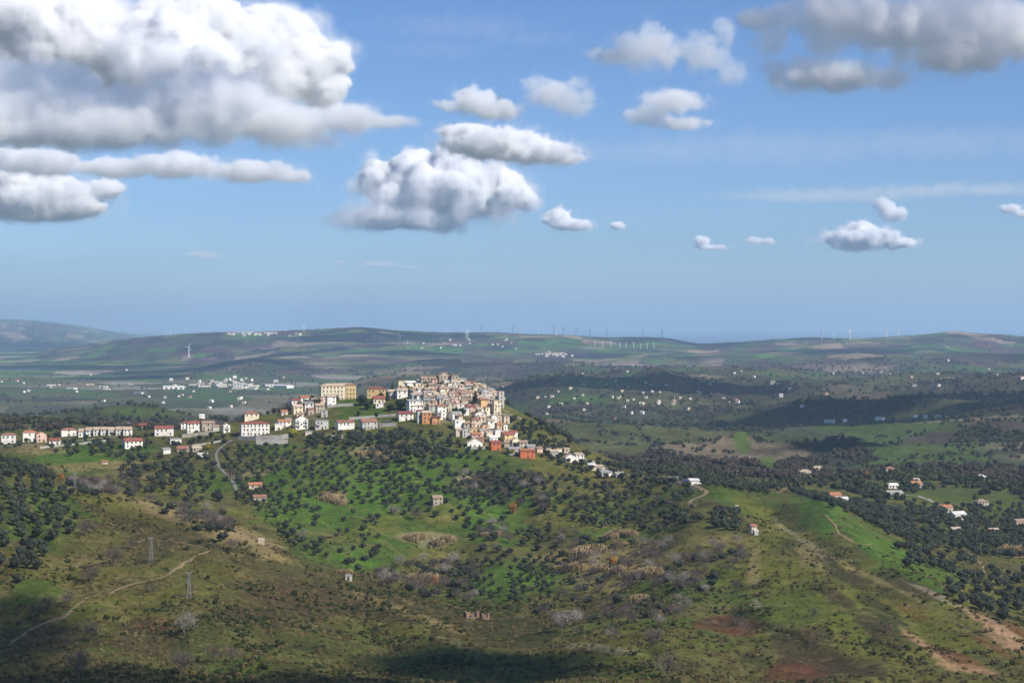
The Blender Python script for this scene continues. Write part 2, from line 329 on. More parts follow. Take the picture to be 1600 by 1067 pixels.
ROADS = [  # polyline in bearing,row ; width m ; material key ; name,label
 ([(362,688),(352,694),(342,702),(338,710),(340,722),(344,732),(352,740),(360,748),(366,757),(370,768)], 2.1, 'asphalt', 'lane'),
 ([(10,1010),(40,990),(75,972),(105,960),(125,943),(150,930),(200,915),(240,906),(265,897),(290,878),(310,866)], 1.7, 'dirt', 'dirt_track'),
 ([(310,866),(330,860),(300,852),(270,846),(238,842),(215,848)], 1.1, 'dirt', 'dirt_track'),
 ([(92,768),(100,764),(108,761)], 4.0, 'dirt', 'dirt_track'),
 ([(1066,755),(1085,758),(1095,763),(1104,768),(1096,775),(1084,780),(1078,786),(1086,791)], 3.5, 'dirt', 'dirt_track'),
 ([(912,716),(925,722),(945,730),(965,736),(980,741),(1010,745),(1040,748),(1066,755)], 4.0, 'asphalt', 'lane'),
 ([(0,697),(30,696),(62,694),(95,691),(130,688),(165,684),(190,682)], 4.0, 'concrete', 'lane'),
 ([(1290,805),(1303,818),(1310,832),(1318,838),(1345,850),(1380,858)], 1.3, 'dirt', 'dirt_track'),
 ([(1512,862),(1525,872),(1535,885),(1538,900)], 1.8, 'dirt', 'dirt_track'),
 ([(1400,773),(1425,774),(1450,780),(1470,790),(1485,797)], 4.5, 'concrete', 'lane'),
 ([(778,646),(790,648),(804,650),(818,656)], 3.0, 'concrete', 'lane'),
]
def ground_colour():
    X, Y, Z, PX, ROW = TX, TY, TZ, TPX, TROW
    n1 = fbm(X, Y, 60, 5, 41, 0.55); n2 = fbm(X, Y, 15, 4, 51, 0.6); n3 = fbm(X, Y, 170, 4, 61); n4 = fbm(X, Y, 5, 3, 71, 0.6)
    C = np.empty(X.shape + (3,))
    A = {k: np.array(v) for k, v in GC.items()}
    def mix(c, w):
        w = np.clip(w, 0, 1)[..., None]; C[:] = C * (1 - w) + A[c] * w
    C[:] = A['dull']
    mix('moss', sstep(-0.1, 0.5, n1) * 0.7); mix('brown', sstep(0.1, 0.7, n3 + 0.6 * n2) * 0.55); mix('green', sstep(0.15, 0.6, fbm(X, Y, 110, 4, 81)) * 0.55)
    near = sstep(1900, 1600, Y)
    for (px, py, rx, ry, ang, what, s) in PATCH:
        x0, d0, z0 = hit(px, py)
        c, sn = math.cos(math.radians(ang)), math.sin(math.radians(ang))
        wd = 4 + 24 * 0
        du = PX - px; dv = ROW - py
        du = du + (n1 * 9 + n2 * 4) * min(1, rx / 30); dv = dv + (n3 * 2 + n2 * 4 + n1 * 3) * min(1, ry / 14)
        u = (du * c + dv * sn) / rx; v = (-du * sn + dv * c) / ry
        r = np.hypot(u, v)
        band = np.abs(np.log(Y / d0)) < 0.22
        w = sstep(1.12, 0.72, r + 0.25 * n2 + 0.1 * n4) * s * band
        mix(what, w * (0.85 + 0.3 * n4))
    # fine mottling: tufts, bare spots
    mix('dry', sstep(0.35, 0.9, n4 + 0.5 * n2 + 0.3 * n1) * 0.35 * near); mix('dark', sstep(0.4, 1.0, -n4 + 0.6 * n2) * 0.35 * near)
    # the land beyond: fields, woods, orchards
    wx = X + 45 * fbm(X, Y, 240, 3, 91); wy = Y + 60 * fbm(X, Y, 240, 3, 92)
    far = sstep(1550, 1900, Y + 140 * n3)
    r1, r2, e = voronoi(wx, wy, 330, 5)
    q1, q2, e2 = voronoi(wx * 1.0, wy * 0.75, 160, 8)
    wood = np.array((0.05, 0.052, 0.03)); woodb = np.array((0.088, 0.070, 0.050)); oliv = np.array((0.07, 0.085, 0.04)); fg = np.array((0.075, 0.125, 0.03)); till = np.array((0.21, 0.165, 0.10)); past = np.array((0.105, 0.112, 0.045))
    pal = np.array([wood, woodb, past, oliv, wood, fg, oliv, past, till, oliv, woodb, fg])
    idx = (q1 * 11.99).astype(int)
    big = fbm(X, Y, 900, 3, 101)
    # right-hand valley is mostly woods; the plain mostly fields
    Ff = pal[idx]
    woody = sstep(-0.05, 0.45, big + 0.6 * (r1 - 0.5)) * sstep(5200, 3000, Y) * 0.85
    woody = np.maximum(woody, 0.7 * sstep(0.15, 0.6, n3 + big) * sstep(15000, 5000, Y) * (Z > PLAIN + 18))
    Ff = Ff * (1 - woody[..., None]) + (wood * (1 - r2[..., None]) + woodb * r2[..., None]) * woody[..., None]
    plain = (sstep(PLAIN + 16, PLAIN + 5, Z) * sstep(3300, 4200, Y))[..., None]
    p1, p2, pe = voronoi(X + 0.3 * Y, (Y - 0.3 * X) * 0.55, 210, 15)
    palp = np.array([fg, fg * 0.8, past, (0.14, 0.18, 0.07), oliv, (0.17, 0.15, 0.085), fg, past * 0.8, (0.26, 0.24, 0.19), oliv, fg, wood])
    Ff = Ff * (1 - plain) + palp[(p1 * 11.99).astype(int)] * plain
    edge = np.exp(-(e2 / 7) ** 2)[..., None] * 0.6 * (1 - plain)
    Ff = Ff * (1 - edge) + wood * edge
    scar = sstep(0.62, 0.8, fbm(X, Y, 420, 4, 111))[..., None] * 0.7
    Ff = Ff * (1 - scar) + np.array((0.24, 0.19, 0.13)) * scar
    Ff = Ff * (1 + 0.35 * n2[..., None] * sstep(9000, 2500, Y)[..., None] + 0.2 * n1[..., None])
    kf = (1 + 0.9 * sstep(5500, 9000, Y))[..., None]; mean = np.array((0.09, 0.10, 0.045)); Ff = np.clip(mean + (Ff - mean) * kf, 0.02, 0.5) * (0.84 + 0.16 * sstep(5000, 8000, Y)[..., None])
    keep = np.zeros_like(far)
    for (px, py, rx, ry, ang, what, s) in PATCH:
        if py < 735 and (px > 1100 or py < 660) :
            x0, d0, z0 = hit(px, py)
            if d0 > 1500:
                w = sstep(1.15, 0.7, np.hypot((PX - px + n1 * 8) / rx, (ROW - py + n2 * 3) / ry)) * s * (np.abs(np.log(Y / d0)) < 0.2)
                keep = np.maximum(keep, w)
    f = (far * (1 - keep))[..., None]
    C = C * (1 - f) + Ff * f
    return np.clip(C * 0.80, 0.006, 0.6)
def ground_material():
    m = bpy.data.materials.new('ground'); m.use_nodes = True; N = m.node_tree.nodes; L = m.node_tree.links
    b = N['Principled BSDF']; b.inputs['Roughness'].default_value = 1.0; b.inputs['Specular IOR Level'].default_value = 0.05
    at = N.new('ShaderNodeAttribute'); at.attribute_name = 'cover'
    geo = N.new('ShaderNodeNewGeometry')
    def noise(s, d, r=0.6):
        n = N.new('ShaderNodeTexNoise'); n.inputs['Scale'].default_value = s; n.inputs['Detail'].default_value = d; n.inputs['Roughness'].default_value = r
        L.new(geo.outputs['Position'], n.inputs['Vector']); return n
    na, nb = noise(0.55, 5), noise(0.09, 4)
    def rng_(src, lo, hi):
        mr = N.new('ShaderNodeMapRange'); mr.inputs[1].default_value = 0.3; mr.inputs[2].default_value = 0.7; mr.inputs[3].default_value = lo; mr.inputs[4].default_value = hi
        L.new(src, mr.inputs[0]); return mr.outputs[0]
    a = rng_(na.outputs['Fac'], 0.55, 1.45); c = rng_(nb.outputs['Fac'], 0.75, 1.25)
    mm = N.new('ShaderNodeMath'); mm.operation = 'MULTIPLY'; L.new(a, mm.inputs[0]); L.new(c, mm.inputs[1])
    sc = N.new('ShaderNodeVectorMath'); sc.operation = 'SCALE'; L.new(at.outputs['Color'], sc.inputs[0]); L.new(mm.outputs[0], sc.inputs['Scale'])
    # dry stalks mixed through the green
    mx = N.new('ShaderNodeMix'); mx.data_type = 'RGBA'; nc = noise(0.25, 6, 0.7)
    f = N.new('ShaderNodeMapRange'); f.inputs[1].default_value = 0.55; f.inputs[2].default_value = 0.75; f.inputs[3].default_value = 0; f.inputs[4].default_value = 0.35
    L.new(nc.outputs['Fac'], f.inputs[0]); L.new(f.outputs[0], mx.inputs['Factor']); L.new(sc.outputs[0], mx.inputs['A'])
    mx.inputs['B'].default_value = (0.11, 0.095, 0.045, 1)
    L.new(mx.outputs['Result'], b.inputs['Base Color'])
    bp = N.new('ShaderNodeBump'); bp.inputs['Strength'].default_value = 0.6; bp.inputs['Distance'].default_value = 0.8
    L.new(na.outputs['Fac'], bp.inputs['Height']); L.new(bp.outputs[0], b.inputs['Normal'])
    return m
def build_ground():
    nx, nd = len(GPX), len(GD)
    V = np.stack([TX, TY, TZ], -1).reshape(-1, 3)
    i, j = np.meshgrid(np.arange(nx - 1), np.arange(nd - 1), indexing='ij')
    a = (i * nd + j).ravel()
    Q = np.stack([a, a + nd, a + nd + 1, a + 1], -1)
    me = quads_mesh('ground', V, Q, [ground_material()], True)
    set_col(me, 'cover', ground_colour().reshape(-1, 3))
    o = link('ground', me); tag(o, 'green and brown hill country with valleys, spurs and far ridges', kind='structure')
    return o
build_ground()
# the sea on the horizon
sea_m = mat('sea', (0.03, 0.06, 0.10), 0.25, 0.1, 0.01, 0.5)
sv = [(-65000, 15500, PLAIN + 1.2), (65000, 15500, PLAIN + 1.2), (65000, 90000, PLAIN + 1.2), (-65000, 90000, PLAIN + 1.2)]
tag(link('sea', mesh_from('sea', sv, [(0, 1, 2, 3)], [sea_m])), 'strip of blue sea along the horizon', kind='structure')
# ---------------------------------------------------------------- clouds
def upnoise(shape, cell, r):
    """smooth 3-D value noise on a grid, -1..1"""
    L_ = r.random([int(n / cell) + 3 for n in shape]).astype(np.float32) * 2 - 1
    for ax, n in enumerate(shape):
        t = np.arange(n, dtype=np.float32) / cell; i = t.astype(int); w = t - i; w = w * w * (3 - 2 * w)
        sh = [1, 1, 1]; sh[ax] = n; w = w.reshape(sh)
        L_ = np.take(L_, i, ax) * (1 - w) + np.take(L_, i + 1, ax) * w
    return L_
def cloud_group():
    g = bpy.data.node_groups.new('cloud_density', 'GeometryNodeTree')
    g.interface.new_socket('Geometry', in_out='INPUT', socket_type='NodeSocketGeometry')
    g.interface.new_socket('Geometry', in_out='OUTPUT', socket_type='NodeSocketGeometry')
    return g
def cloud_material(name, dens, col=(0.975, 0.978, 0.985)):
    m = bpy.data.materials.new(name); m.use_nodes = True; N = m.node_tree.nodes; L = m.node_tree.links
    N.remove(N['Principled BSDF'])
    v = N.new('ShaderNodeVolumePrincipled'); v.inputs['Color'].default_value = (*col, 1)
    v.inputs['Density'].default_value = dens; v.inputs['Anisotropy'].default_value = 0.0
    L.new(v.outputs[0], N['Material Output'].inputs['Volume'])
    return m
def make_cloud(label, blobs, base, d, dens, seed, vox_px=3.0, wisp=0.0, depth=0.8, centre=None, k=1.0, group=None, soft=0.27, kids=7):
    """blobs: ellipses (bearing,row,rx,ry) seen at depth d; built as solid bodies, flat-based at row `base`"""
    r = np.random.default_rng(seed)
    s = d / F                                      # metres per px at that depth
    B = np.array(blobs, float); mg = 1.45
    u0, u1 = (B[:, 0] - B[:, 2] * mg).min(), (B[:, 0] + B[:, 2] * mg).max()
    v0 = (B[:, 1] - B[:, 3] * mg).min(); v1 = base + 12
    ry = max(20.0, min((B[:, 2] * depth).max(), 170.0)) * mg
    nu, nv, nw = [int(max(8, t / vox_px)) for t in (u1 - u0, v1 - v0, 2 * ry)]
    U = np.linspace(u0, u1, nu, dtype=np.float32)[:, None, None]; Wd = np.linspace(-ry, ry, nw, dtype=np.float32)[None, :, None]
    Vv = np.linspace(v1, v0, nv, dtype=np.float32)[None, None, :]     # upward
    shape = (nu, nw, nv)
    f = np.full(shape, -1.0, np.float32)
    allb = []
    for (bu, bv, rx, rv) in B:
        rd = max(18.0, min(rx * depth, 170.0)); wo = r.uniform(-0.25, 0.25) * rd
        allb.append((bu, bv, wo, rx, rv, rd))
        for k_ in range(kids):                     # smaller heads growing out of the body
            v_ = r.normal(size=3); v_ /= np.linalg.norm(v_); v_[1] = -abs(v_[1]) * 0.9 + 0.15
            q = r.uniform(0.22, 0.42); m_ = min(rx, rv * 1.6)
            allb.append((bu + v_[0] * rx * 0.8, bv + v_[1] * rv * 0.8, wo + v_[2] * rd * 0.8, m_ * q, m_ * q * r.uniform(.7, 1), m_ * q))
    wu = upnoise(shape, max(4.0, 26 / vox_px), r) * 7 + upnoise(shape, max(2.5, 10 / vox_px), r) * 3.5      # curling of the outline, px
    wv = upnoise(shape, max(4.0, 22 / vox_px), r) * 5 + upnoise(shape, max(2.5, 9 / vox_px), r) * 3.0
    sz = min(1.0, float(np.median(B[:, 3])) / 40.0); wu *= sz; wv *= sz
    for (bu, bv, wo, rx, rv, rd) in allb:
        i0, i1 = np.searchsorted(U[:, 0, 0], (bu - 1.9 * rx, bu + 1.9 * rx)); j0, j1 = np.searchsorted(Wd[0, :, 0], (wo - 1.9 * rd, wo + 1.9 * rd))
        k0, k1 = nv - np.searchsorted(Vv[0, 0, ::-1], bv + 1.9 * rv), nv - np.searchsorted(Vv[0, 0, ::-1], bv - 1.9 * rv)
        sl = (slice(i0, i1), slice(j0, j1), slice(max(0, k0), k1))
        e = 1 - np.sqrt(((U[sl[0]] + wu[sl] - bu) / rx) ** 2 + ((Vv[:, :, sl[2]] + wv[sl] - bv) / rv) ** 2 + ((Wd[:, sl[1]] - wo) / rd) ** 2)
        g_ = f[sl]; h = np.clip(0.5 + 0.5 * (g_ - e) / 0.12, 0, 1)
        f[sl] = e * (1 - h) + g_ * h + 0.12 * h * (1 - h)
    size = float(np.median(B[:, 3]))
    c0 = max(4.0, size * 0.7 / vox_px)
    n = np.zeros(shape, np.float32); a = 1.0
    for i in range(6):
        c = c0 / 2.0 ** i
        if c < 1.25: break
        q = upnoise(shape, c, r)
        bl_ = 0 if i < 1 else (1 - wisp) * 0.6
        n += a * ((0.42 - 1.25 * np.abs(q)) * bl_ + q * (1 - bl_)); a *= 0.64
    hgt = np.clip((base - Vv) / max(base - B[:, 1].min(), 8.0), 0, 1)
    fl = upnoise((nu, nw, 1), c0, r) * 0.16 * size + upnoise((nu, nw, 1), max(2, c0 / 4), r) * 0.10 * size
    flat = (base + fl - Vv) / (0.5 * size)
    f2 = np.minimum(f + n * (0.21 + 0.38 * wisp), flat)
    rho = np.clip((f2 - 0.05) / (soft * (2.1 - 1.4 * hgt) + 0.6 * wisp), 0, 1); rho = rho * rho * (3 - 2 * rho)
    veil = np.clip((np.minimum(f * 0.8 + n * 0.46 + 0.20, flat + 0.15)) / 0.5, 0, 1)      # thin torn vapour round the body
    rho = np.maximum(rho, veil * veil * 0.085).astype(np.float32)
    me = bpy.data.meshes.new('cloud'); me.vertices.add(rho.size)
    at = me.attributes.new('rho', 'FLOAT', 'POINT'); at.data.foreach_set('value', rho.ravel())
    o = link('cloud', me)
    x0 = (u0 - 800) * s; x1 = (u1 - 800) * s; z0 = (HY - v1) * s; z1 = (HY - v0) * s
    lo = Vector((0, -ry * s, 0)) ; hi = Vector((x1 - x0, ry * s, z1 - z0))
    o.location = (x0, d, z0) if centre is None else (centre[0] - (x1 - x0) / 2, centre[1], centre[2])
    g = cloud_group(); N = g.nodes; L = g.links
    gi = N.new('NodeGroupInput'); go = N.new('NodeGroupOutput')
    vc = N.new('GeometryNodeVolumeCube'); vc.inputs['Min'].default_value = lo; vc.inputs['Max'].default_value = hi
    vc.inputs['Resolution X'].default_value = nu; vc.inputs['Resolution Y'].default_value = nw; vc.inputs['Resolution Z'].default_value = nv
    pos = N.new('GeometryNodeInputPosition')
    sub = N.new('ShaderNodeVectorMath'); sub.operation = 'SUBTRACT'; L.new(pos.outputs[0], sub.inputs[0]); sub.inputs[1].default_value = lo
    div = N.new('ShaderNodeVectorMath'); div.operation = 'DIVIDE'; L.new(sub.outputs[0], div.inputs[0]); div.inputs[1].default_value = hi - lo
    mul = N.new('ShaderNodeVectorMath'); mul.operation = 'MULTIPLY_ADD'; L.new(div.outputs[0], mul.inputs[0])
    mul.inputs[1].default_value = (nu - 1, nw - 1, nv - 1); mul.inputs[2].default_value = (0.5, 0.5, 0.5)
    flo = N.new('ShaderNodeVectorMath'); flo.operation = 'FLOOR'; L.new(mul.outputs[0], flo.inputs[0])
    mn = N.new('ShaderNodeVectorMath'); mn.operation = 'MINIMUM'; L.new(flo.outputs[0], mn.inputs[0]); mn.inputs[1].default_value = (nu - 1, nw - 1, nv - 1)
    sep = N.new('ShaderNodeSeparateXYZ'); L.new(mn.outputs[0], sep.inputs[0])
    # index = (x*nw + y)*nv + z, kept in integers
    def integer(op, a_, b_):
        m_ = N.new('FunctionNodeIntegerMath'); m_.operation = op
        for k_, v_ in enumerate((a_, b_)):
            if isinstance(v_, int): m_.inputs[k_].default_value = v_
            else: L.new(v_, m_.inputs[k_])
        return m_.outputs[0]
    idx = integer('ADD', integer('MULTIPLY', integer('ADD', integer('MULTIPLY', sep.outputs[0], nw), sep.outputs[1]), nv), sep.outputs[2])
    na = N.new('GeometryNodeInputNamedAttribute'); na.data_type = 'FLOAT'; na.inputs['Name'].default_value = 'rho'
    si = N.new('GeometryNodeSampleIndex'); si.data_type = 'FLOAT'; si.domain = 'POINT'; si.clamp = True
    L.new(gi.outputs[0], si.inputs['Geometry']); L.new(na.outputs[0], si.inputs['Value']); L.new(idx, si.inputs['Index'])
    L.new(si.outputs[0], vc.inputs['Density'])
    sm = N.new('GeometryNodeSetMaterial'); sm.inputs['Material'].default_value = cloud_material('cloud', dens)
    L.new(vc.outputs[0], sm.inputs['Geometry']); L.new(sm.outputs[0], go.inputs[0])
    md = o.modifiers.new('density', 'NODES'); md.node_group = g
    me.materials.append(sm.inputs['Material'].default_value)
    tag(o, label, 'cloud', group or 'clouds in the blue sky', 'stuff')
    return o
CB = 1330.0
def dcl(base): return CB * F / (HY - base)
CLOUDS = [
 ('towering white cumulus behind the grey bank at the upper left', [(50,60,140,95),(10,30,100,80),(290,80,120,78),(400,78,100,72),(470,105,72,62),(200,100,110,62),(330,120,160,75),(510,140,40,42),(330,30,60,34),(440,60,50,40)], 205, 0.03, 0.0),
 ('wide grey cloud bank in front of the white cumulus', [(30,150,150,60),(40,180,190,62),(200,180,120,50),(340,165,120,70),(430,195,130,36),(540,188,75,24),(612,190,42,11),(120,208,220,32),(20,130,90,40)], 238, 0.012, 0.40),
 ('long low cloud streak under the grey bank', [(60,256,90,22),(170,262,70,18),(270,258,80,22),(390,270,80,20),(452,276,42,13)], 290, 0.014, 0.25),
 ('dark flat-based cloud low at the left edge of the sky', [(-20,290,110,60),(60,310,100,42),(120,325,50,24),(163,297,26,18)], 350, 0.02, 0.05),
 ('bright cumulus with a flat blue-grey base above the village', [(690,300,110,52),(605,285,48,42),(650,275,60,40),(705,262,45,30),(760,300,60,40),(810,310,28,26),(640,340,100,22)], 366, 0.03, 0.0),
 ('lens-shaped cloud just above the bright cumulus', [(770,225,90,26),(730,208,55,14),(840,240,70,22),(890,248,28,12)], 263, 0.018, 0.15),
 ('small round puff cloud above the lens-shaped cloud', [(745,160,42,28),(775,172,42,22),(705,165,30,12)], 196, 0.014, 0.3),
 ('thin grey cloud between two puffs at the top middle of the sky', [(870,150,52,34),(900,160,45,30),(835,130,30,16)], 196, 0.009, 0.45),
 ('small double-decked cloud right of the thin grey one', [(1055,158,55,20),(1010,180,40,22),(1065,192,52,13)], 210, 0.011, 0.35),
 ('ragged grey cloud with upright wisps near the top of the sky', [(1010,80,75,36),(960,90,60,18),(1020,50,24,28),(1100,85,45,42),(1140,115,40,26),(1130,50,26,26)], 140, 0.008, 0.45),
 ('heavy dark cloud filling the upper right corner of the sky', [(1480,35,190,46),(1320,25,120,34),(1245,118,62,38),(1330,120,110,28),(1500,88,110,30),(1600,60,110,50),(1205,70,34,44),(1190,30,50,20),(1290,70,40,30)], 158, 0.012, 0.38),
 ('small low cloud right of the bright cumulus', [(872,343,24,20),(895,352,34,11),(965,353,14,7)], 365, 0.02, 0.1),
 ('small white flat cloud low over the ridge at the right', [(1345,374,60,18),(1345,360,28,14),(1400,380,34,9)], 394, 0.03, 0.0),
 ('tiny slanting cloud above the small white flat cloud', [(1380,322,16,14),(1398,335,24,14)], 352, 0.016, 0.3),
 ('tiny cloud at the edge of the sky on the right', [(1580,327,20,9),(1600,335,20,8)], 343, 0.016, 0.2),
 ('tiny cone-shaped cloud low over the far ridge', [(1097,378,14,10),(1110,387,28,5)], 392, 0.016, 0.2),
 ('pair of tiny faint puffs low over the far ridge', [(1177,376,14,7),(1200,378,12,6)], 388, 0.012, 0.3),
]
for i, (lab, blobs, base, dens, wisp) in enumerate(CLOUDS):
    big = max(b[2] for b in blobs)
    make_cloud(lab, blobs, base, dcl(base) * {0: 1.3, 2: 0.70, 3: 0.8}.get(i, 1.0), dens * max(0.8, 2.2 - 3.4 * wisp), (100 if i != 4 else 163) + i, vox_px=2.3 if big > 100 else 1.6, wisp=wisp)
for i, (lab, blobs, base, dens) in enumerate([
 ('thin pale veil of cloud across the right half of the sky', [(1200,235,330,34),(1480,225,260,30),(1000,250,200,24)], 262, .00022),
 ('long thin streak of high cloud above the small white flat cloud', [(1300,303,220,7),(1500,297,200,6)], 312, .0011),
 ('faint streaks of high cloud at the top middle of the sky', [(720,45,170,9),(680,78,150,7),(830,60,90,8)], 92, .0006),
 ('faint grey shred of cloud low over the left ridge', [(318,397,30,5),(330,401,22,3)], 404, .005),
 ('faint grey shreds of cloud low above the village', [(590,413,38,4),(530,411,14,3),(640,416,24,3)], 418, .005)]):
    make_cloud(lab, blobs, base, dcl(base), dens, 200 + i, vox_px=3.0, wisp=.5, kids=0)
# clouds overhead, out of the picture, whose shadows lie on the land
OVER = [  # shadow centre bearing,row ; half sizes in m ; how dense
 (770,1044,50,66,0.009),(-5,1000,40,100,0.005),(300,1085,140,40,0.005),
 (1075,602,300,240,0.016),(1290,642,190,100,0.016),(860,600,130,80,0.012),(1318,692,60,40,0.016),(1600,618,200,240,0.016),
 (770,566,420,240,0.016),(575,527,480,300,0.016),(60,575,700,500,0.012),(330,574,460,300,0.016),(640,553,340,160,0.014),(1470,655,170,100,0.012),(200,592,300,150,0.012),(1330,552,420,220,0.010)]
for i, (px, py, hx, hy, dens) in enumerate(OVER):
    x, y, z = hit(px, py)
    cz = max(CB, 0.24 * y)                          # high enough to stay overhead
    t = (cz + 0.32 * hx - z) / SUN_DIR[2]
    c = (x + SUN_DIR[0] * t, y + SUN_DIR[1] * t, cz)
    s = hx / 100.0; d = s * F
    v = 36
    make_cloud('overhead cumulus that shades the land below, out of view', [(800, 300, 100, v * 1.2), (760, 290, 60, v), (850, 292, 50, v * 1.4)], 318, d, dens * 700 / hx, 300 + i, vox_px=7.0, wisp=0.15, kids=3,
               depth=hy / hx, centre=c, group='clouds overhead')
# two unseen sheets added to shade the left cloud bank and right heavy cloud
for i, (px, py, d, hx, hy, dens) in enumerate(((200, 205, 13000, 1250, 700, 0.010), (1430, 60, 10000, 1200, 600, 0.005))):
    p = np.array(((px - 800) / F * d, d, (HY - py) / F * d)); c = p + SUN_DIR * ((0.30 * d + 900 - p[2]) / SUN_DIR[2]); s = hx / 100.0
    make_cloud('thin sheet of cloud out of view, added to shade the clouds below', [(800, 300, 100, 14), (760, 298, 60, 12), (850, 299, 50, 15)], 312, s * F, dens, 340 + i, vox_px=6.0, wisp=0.3, kids=0, depth=hy / hx, centre=tuple(c), group='clouds overhead')
# ---------------------------------------------------------------- haze
def build_haze():
    x, y0, y1, z0, z1 = 70000, -400, 96000, -330, 640
    V = [(-x, y0, z0), (x, y0, z0), (x, y1, z0), (-x, y1, z0), (-x, y0, z1), (x, y0, z1), (x, y1, z1), (-x, y1, z1)]
    Fc = [(0, 3, 2, 1), (4, 5, 6, 7), (0, 1, 5, 4), (1, 2, 6, 5), (2, 3, 7, 6), (3, 0, 4, 7)]
    m = bpy.data.materials.new('haze'); m.use_nodes = True; N = m.node_tree.nodes; L = m.node_tree.links
    N.remove(N['Principled BSDF'])
    v = N.new('ShaderNodeVolumePrincipled'); v.inputs['Color'].default_value = (0.50, 0.72, 0.96, 1)
    v.inputs['Density'].default_value = 4.6e-5; v.inputs['Anisotropy'].default_value = 0.0
    L.new(v.outputs[0], N['Material Output'].inputs['Volume'])
    tag(link('haze', mesh_from('haze', V, Fc, [m])), 'pale blue haze over the far hills', kind='stuff')
build_haze()
# ---------------------------------------------------------------- lanes and tracks, draped on the ground
ROADMAT = dict(asphalt=mat('asphalt', (0.17, 0.16, 0.15), 0.9, 0.2, 0.4), dirt=mat('bare_earth', (0.20, 0.15, 0.085), 1.0, 0.3, 0.5), concrete=mat('pale_concrete_road', (0.28, 0.26, 0.23), 0.9, 0.2, 0.4))
ROAD_LABEL = ['pale winding lane climbing to the white school', 'long dirt track crossing the lower spur', 'faint footpath looping past the upper pylon', 'short pale track beside the dark olive grove', 'bent dirt track below the sheds on the ridge',
              'lane along the ridge below the village tail', 'road along the row of white houses', 'dirt track down the bright green slope', 'dirt track through the olives at the far right', 'pale road past the valley farm',
              'curving village road on the right shoulder']
ROAD_PTS = []
def build_road(k, pts, width, key, name):
    P = np.array([hit(px, py)[:2] for px, py in pts])
    # Catmull-Rom, evenly sampled
    Q = [P[0]]
    for i in range(len(P) - 1):
        p0, p1, p2, p3 = P[max(i - 1, 0)], P[i], P[i + 1], P[min(i + 2, len(P) - 1)]
        n = max(2, int(np.hypot(*(p2 - p1)) / 3.0))
        for t in np.linspace(0, 1, n + 1)[1:]:
            Q.append(0.5 * ((2 * p1) + (-p0 + p2) * t + (2 * p0 - 5 * p1 + 4 * p2 - p3) * t * t + (-p0 + 3 * p1 - 3 * p2 + p3) * t ** 3))
    Q = np.array(Q); T = np.gradient(Q, axis=0); T /= np.maximum(np.hypot(T[:, 0], T[:, 1])[:, None], 1e-6)
    Nn = np.stack([-T[:, 1], T[:, 0]], -1)
    s = np.arange(len(Q)) * 3.0
    V = []
    for off in (-1, -0.33, 0.33, 1):
        w = width / 2 * (1 + 0.25 * fbm(s, s * 0 + off * 40, 14, 3, 200 + k)) * off
        p = Q + Nn * w[:, None]
        V.append(np.column_stack([p, grid_at(p[:, 0], p[:, 1]) + 0.22]))
    V = np.stack(V, 1).reshape(-1, 3)
    F_ = []
    for i in range(len(Q) - 1):
        for j in range(3):
            a = i * 4 + j; F_.append((a, a + 1, a + 5, a + 4))
    tag(link(name, quads_mesh(name, V, F_, [ROADMAT[key]], True)), ROAD_LABEL[k], kind='structure')
    ROAD_PTS.append(Q)
for k, (pts, w, key, nm) in enumerate(ROADS): build_road(k, pts, w, key, nm)
ROAD_ALL = np.concatenate(ROAD_PTS)

# ---------------------------------------------------------------- plants: meshes shared by all of a kind
M_OLIVE = mat('olive_leaves', (0.037, 0.044, 0.023), 0.7, 0.5, 1.2, 0.35, 0.40)
M_EVERG = mat('evergreen_leaves', (0.026, 0.038, 0.016), 0.8, 0.35, 1.0, 0.2, 0.2)
M_OAK = mat('scrub_leaves', (0.040, 0.050, 0.014), 0.85, 0.4, 0.9, 0.15, 0.3)
M_YELL = mat('yellow_blossom', (0.20, 0.17, 0.02), 0.85, 0.35, 0.9, 0.15, 0.1)
M_ORANGE = mat('autumn_leaves', (0.33, 0.155, 0.035), 0.85, 0.3, 0.9, 0.15, 0.15)
M_TWIG = mat('bare_twigs', (0.115, 0.09, 0.078), 0.95, 0.25, 0.5, 0.1, 0.25)
M_TWIGP = mat('pale_bare_twigs', (0.26, 0.23, 0.20), 0.95, 0.25, 0.5, 0.1, 0.2)
M_BARK = mat('bark', (0.10, 0.085, 0.07), 0.95, 0.25, 2.0, 0.1)
M_REED = mat('dry_reeds', (0.33, 0.245, 0.135), 0.95, 0.25, 0.6, 0.1, 0.12)
M_RUST = mat('rusty_bracken', (0.095, 0.066, 0.036), 0.95, 0.3, 0.8, 0.1, 0.25)
def leaf_cloud(r, n, lobes, leaf, up=0.35, shell=0.75):
    """n leaf-clump quads over and inside a set of lobes (cx,cy,cz,rx,ry,rz)"""
    L_ = np.array(lobes, float); vol = L_[:, 3] * L_[:, 4] * L_[:, 5]
    k = r.choice(len(L_), n, p=vol / vol.sum())
    v = r.normal(size=(n, 3)); v /= np.linalg.norm(v, axis=1)[:, None]
    rad = shell + (1.06 - shell) * r.random(n) ** 0.6
    c = L_[k, :3] + v * rad[:, None] * L_[k, 3:]
    nrm = v * 0.7 + r.normal(size=(n, 3)) * 0.55 + np.array((0, 0, up)); nrm /= np.linalg.norm(nrm, axis=1)[:, None]
    t = np.cross(nrm, r.normal(size=(n, 3))); t /= np.linalg.norm(t, axis=1)[:, None]; b = np.cross(nrm, t)
    s = leaf * r.uniform(0.6, 1.3, n)[:, None]
    V = np.stack([c + (t * 1.0 + b * 0.2) * s, c + (b * 0.9 - t * 0.1) * s, c - (t * 0.9 - b * 0.15) * s, c - (b + t * 0.2) * s], 1).reshape(-1, 3)
    return V, np.arange(4 * n).reshape(-1, 4)
